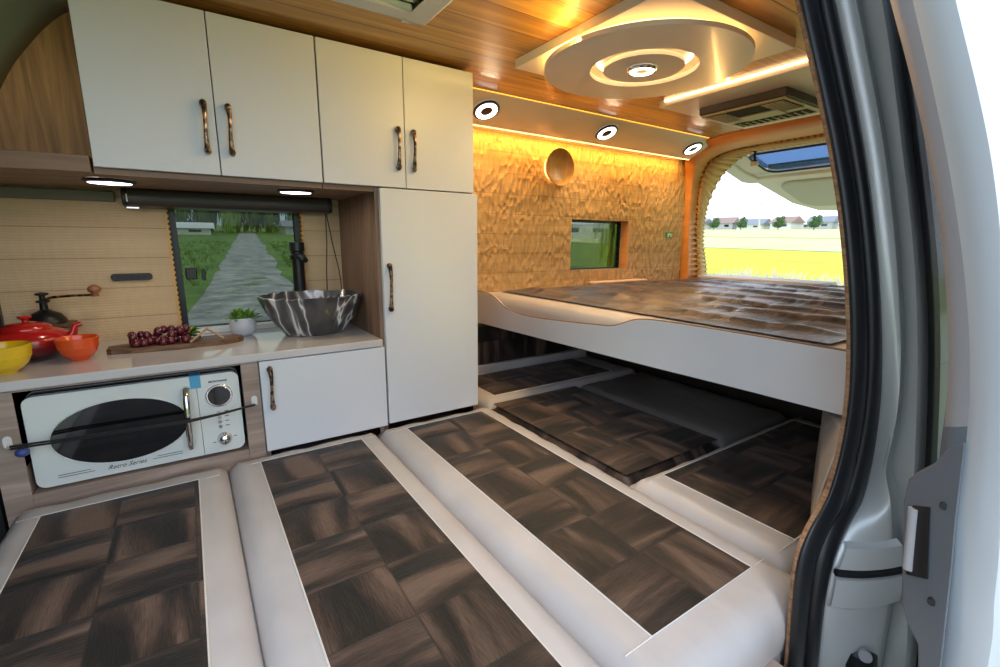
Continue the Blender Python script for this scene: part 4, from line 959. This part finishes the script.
tufts('pale_grass', sp2, .75, mat('pale dry grass', (.72, .64, .45), .9), 'tall pale grass plumes just behind the open rear of the van')
sp3 = [(random.uniform(4.5, 14), random.uniform(3.2, 9)) for k in range(700)]
tufts('meadow_grass', sp3, .3, mat('dark meadow grass', (.07, .13, .025), .9), 'dark green grass outside the small rear side window')
# trees
def tree_mesh(seed, hang=False):
    rnd = random.Random(seed); mb = MB()
    blobs = [(rnd.uniform(-1.9, 1.9), rnd.uniform(-1.2, 1.2), rnd.uniform(1.4 if hang else 2.2, 6.2), rnd.uniform(.8, 1.5)) for _ in range(16)]
    for bx_, by_, bz_, br_ in blobs:
        for k in range(110):
            a = rnd.uniform(0, 6.28); e = math.asin(rnd.uniform(-1, 1)); rr_ = br_*rnd.uniform(.75, 1.05)
            p = Vector((bx_+rr_*math.cos(a)*math.cos(e), by_+rr_*math.sin(a)*math.cos(e), bz_+rr_*math.sin(e)))
            ln_ = rnd.uniform(.5, 1.3) if hang else .35; s_ = Vector((math.cos(a+1.57), math.sin(a+1.57), 0))*(.09 if hang else .16); dn = Vector((math.cos(a)*.1, math.sin(a)*.1, -ln_))
            mb.add([p-s_, p+s_, p+s_*.6+dn, p-s_*.6+dn], [(0, 1, 2, 3)])
    return mb
tk = mat('bark', (.09, .07, .05), .9)
leafmats = [mat('willow leaf', (.16, .27, .035), .8), mat('dark leaf', (.05, .11, .02), .8), mat('lime leaf', (.34, .48, .05), .8)]
protos = []
def tree(x, y, s_, kind, label, group, name='tree'):
    t = thing(name, (x, y, gz(x, y)-.05), label, 'tree', group)
    if kind not in [p[0] for p in protos]:
        c_ = tree_mesh(kind*7+1, kind != 1).build('crown', leafmats[kind]); k_ = MB().tube([(0, 0, 0), (.1, .05, 1.5), (0, 0, 3.5)], [.22, .17, .08], 8).build('trunk', tk); protos.append((kind, c_, k_)); first = True
    else: first = False
    for q in protos:
        if q[0] == kind:
            for o in q[1:]:
                o2 = o if first else o.copy()
                if not first: COL.objects.link(o2)
                o2.parent = t
    t.scale = (s_, s_, s_); t.rotation_euler = (0, 0, x*1.7+y); return t
random.seed(12)
for k in range(18):
    p = rd*(78+(k % 2)*6)+rs*(-34+k*4.1)
    tree(p.x, p.y, random.uniform(1.1, 1.5), 0, 'green hanging tree in the row beyond the stony track', 'trees beyond the track', 'willow_tree')
tree(13.2, 11.2, .5, 2, 'lime green tree seen through the small rear side window', None, 'young_tree')
for k, (x, y) in enumerate([(122, 52), (124, 61), (123, 70), (125, 79), (122, 88), (124, 97)]):
    tree(x, y, .5, 1, 'dark tree among the distant houses beyond the rice field', 'distant trees beyond the field', 'distant_tree')
# houses
def house(x, y, w_, d_, h_, rot, wm, rm_, label, group, name='house'):
    t = thing(name, (x, y, gz(x, y)), label, 'house', group); o3 = Vector(t['_o'])
    MB().box(o3.x-w_/2, o3.x+w_/2, o3.y-d_/2, o3.y+d_/2, o3.z-.3, o3.z+h_).build('walls', wm, t)
    MB().prism([(o3.x-w_/2-.3, o3.y-d_/2-.4, o3.z+h_), (o3.x+w_/2+.3, o3.y-d_/2-.4, o3.z+h_), (o3.x, o3.y-d_/2-.4, o3.z+h_+w_*.28)], (0, 0, 0), (0, d_+.8, 0)).build('roof', rm_, t)
    mb = MB()
    n_ = int(d_/3)
    for k in range(n_): mb.box(o3.x-w_/2-.05, o3.x-w_/2, o3.y-d_/2+1+k*3, o3.y-d_/2+2.2+k*3, o3.z+h_*.4, o3.z+h_*.75)
    mb.build('windows', 'glassdark', t); t.rotation_euler = (0, 0, rot); return t
hw = mat('white house wall', (.62, .62, .60), .8); hg = mat('grey house wall', (.4, .4, .42), .8); hr = mat('grey tile roof', (.22, .23, .26), .7); hr2 = mat('pale metal roof', (.6, .6, .63), .5); hr3 = mat('brown roof', (.3, .2, .17), .8)
random.seed(21)
for k in range(17):
    x = (134, 150)[k % 2]; y = 38+k*4.3
    house(x, y, random.uniform(5, 7), random.uniform(5, 8.5), random.uniform(1.0, 1.7), random.uniform(-.3, .3), (hw, hg, hw)[k % 3], (hr, hr2, hr3, hr2)[k % 4], 'small distant house beyond the rice field behind the van', 'distant houses beyond the field')
pw = rd*68
house(pw.x-6.0, pw.y, 2.5, 4, .7, R(90), hw, hr2, 'low white shed left of the end of the stony track', None, 'shed')
house(pw.x+10, pw.y+2, 3, 11, 1.0, R(90), hg, hr, 'long grey shed with dark roof right of the stony track', None, 'shed')
house(pw.x-14, pw.y+4, 3, 3, 1.2, R(90), hg, hr, 'pale blue grey house left of the stony track', None)
house(44, 50, 8, 24, 1.6, R(45), hw, hr2, 'long white building seen through the small rear side window', None, 'long_building')
up1 = thing('utility_pole', (80, 42.5, gz(80, 42)), 'thin utility pole standing in the distant field', 'pole')
o3 = Vector(up1['_o']); MB().tube([o3, o3+Vector((0, 0, 5.5))], .13, 8).build('pole', 'mdfline', up1); MB().tube([o3+Vector((0, -.8, 5)), o3+Vector((0, .8, 5))], .07, 6).build('crossarm', 'mdfline', up1)
# hills
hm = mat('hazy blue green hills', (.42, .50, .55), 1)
rows = []
for j, (r_, hh) in enumerate([(170, 0), (178, .7), (186, 1), (200, .9)]):
    rows.append([(r_*math.cos(a), r_*math.sin(a), gz(r_, 0)+hh*(4.0+2.8*math.sin(a*9)+1.6*math.sin(a*23+1)+1.0*math.sin(a*47))) for a in [R(-10+k*.9) for k in range(130)]])
struct(MB().loft(rows).build('hills', hm))
for o in bpy.data.objects:
    if '_o' in o: del o['_o']
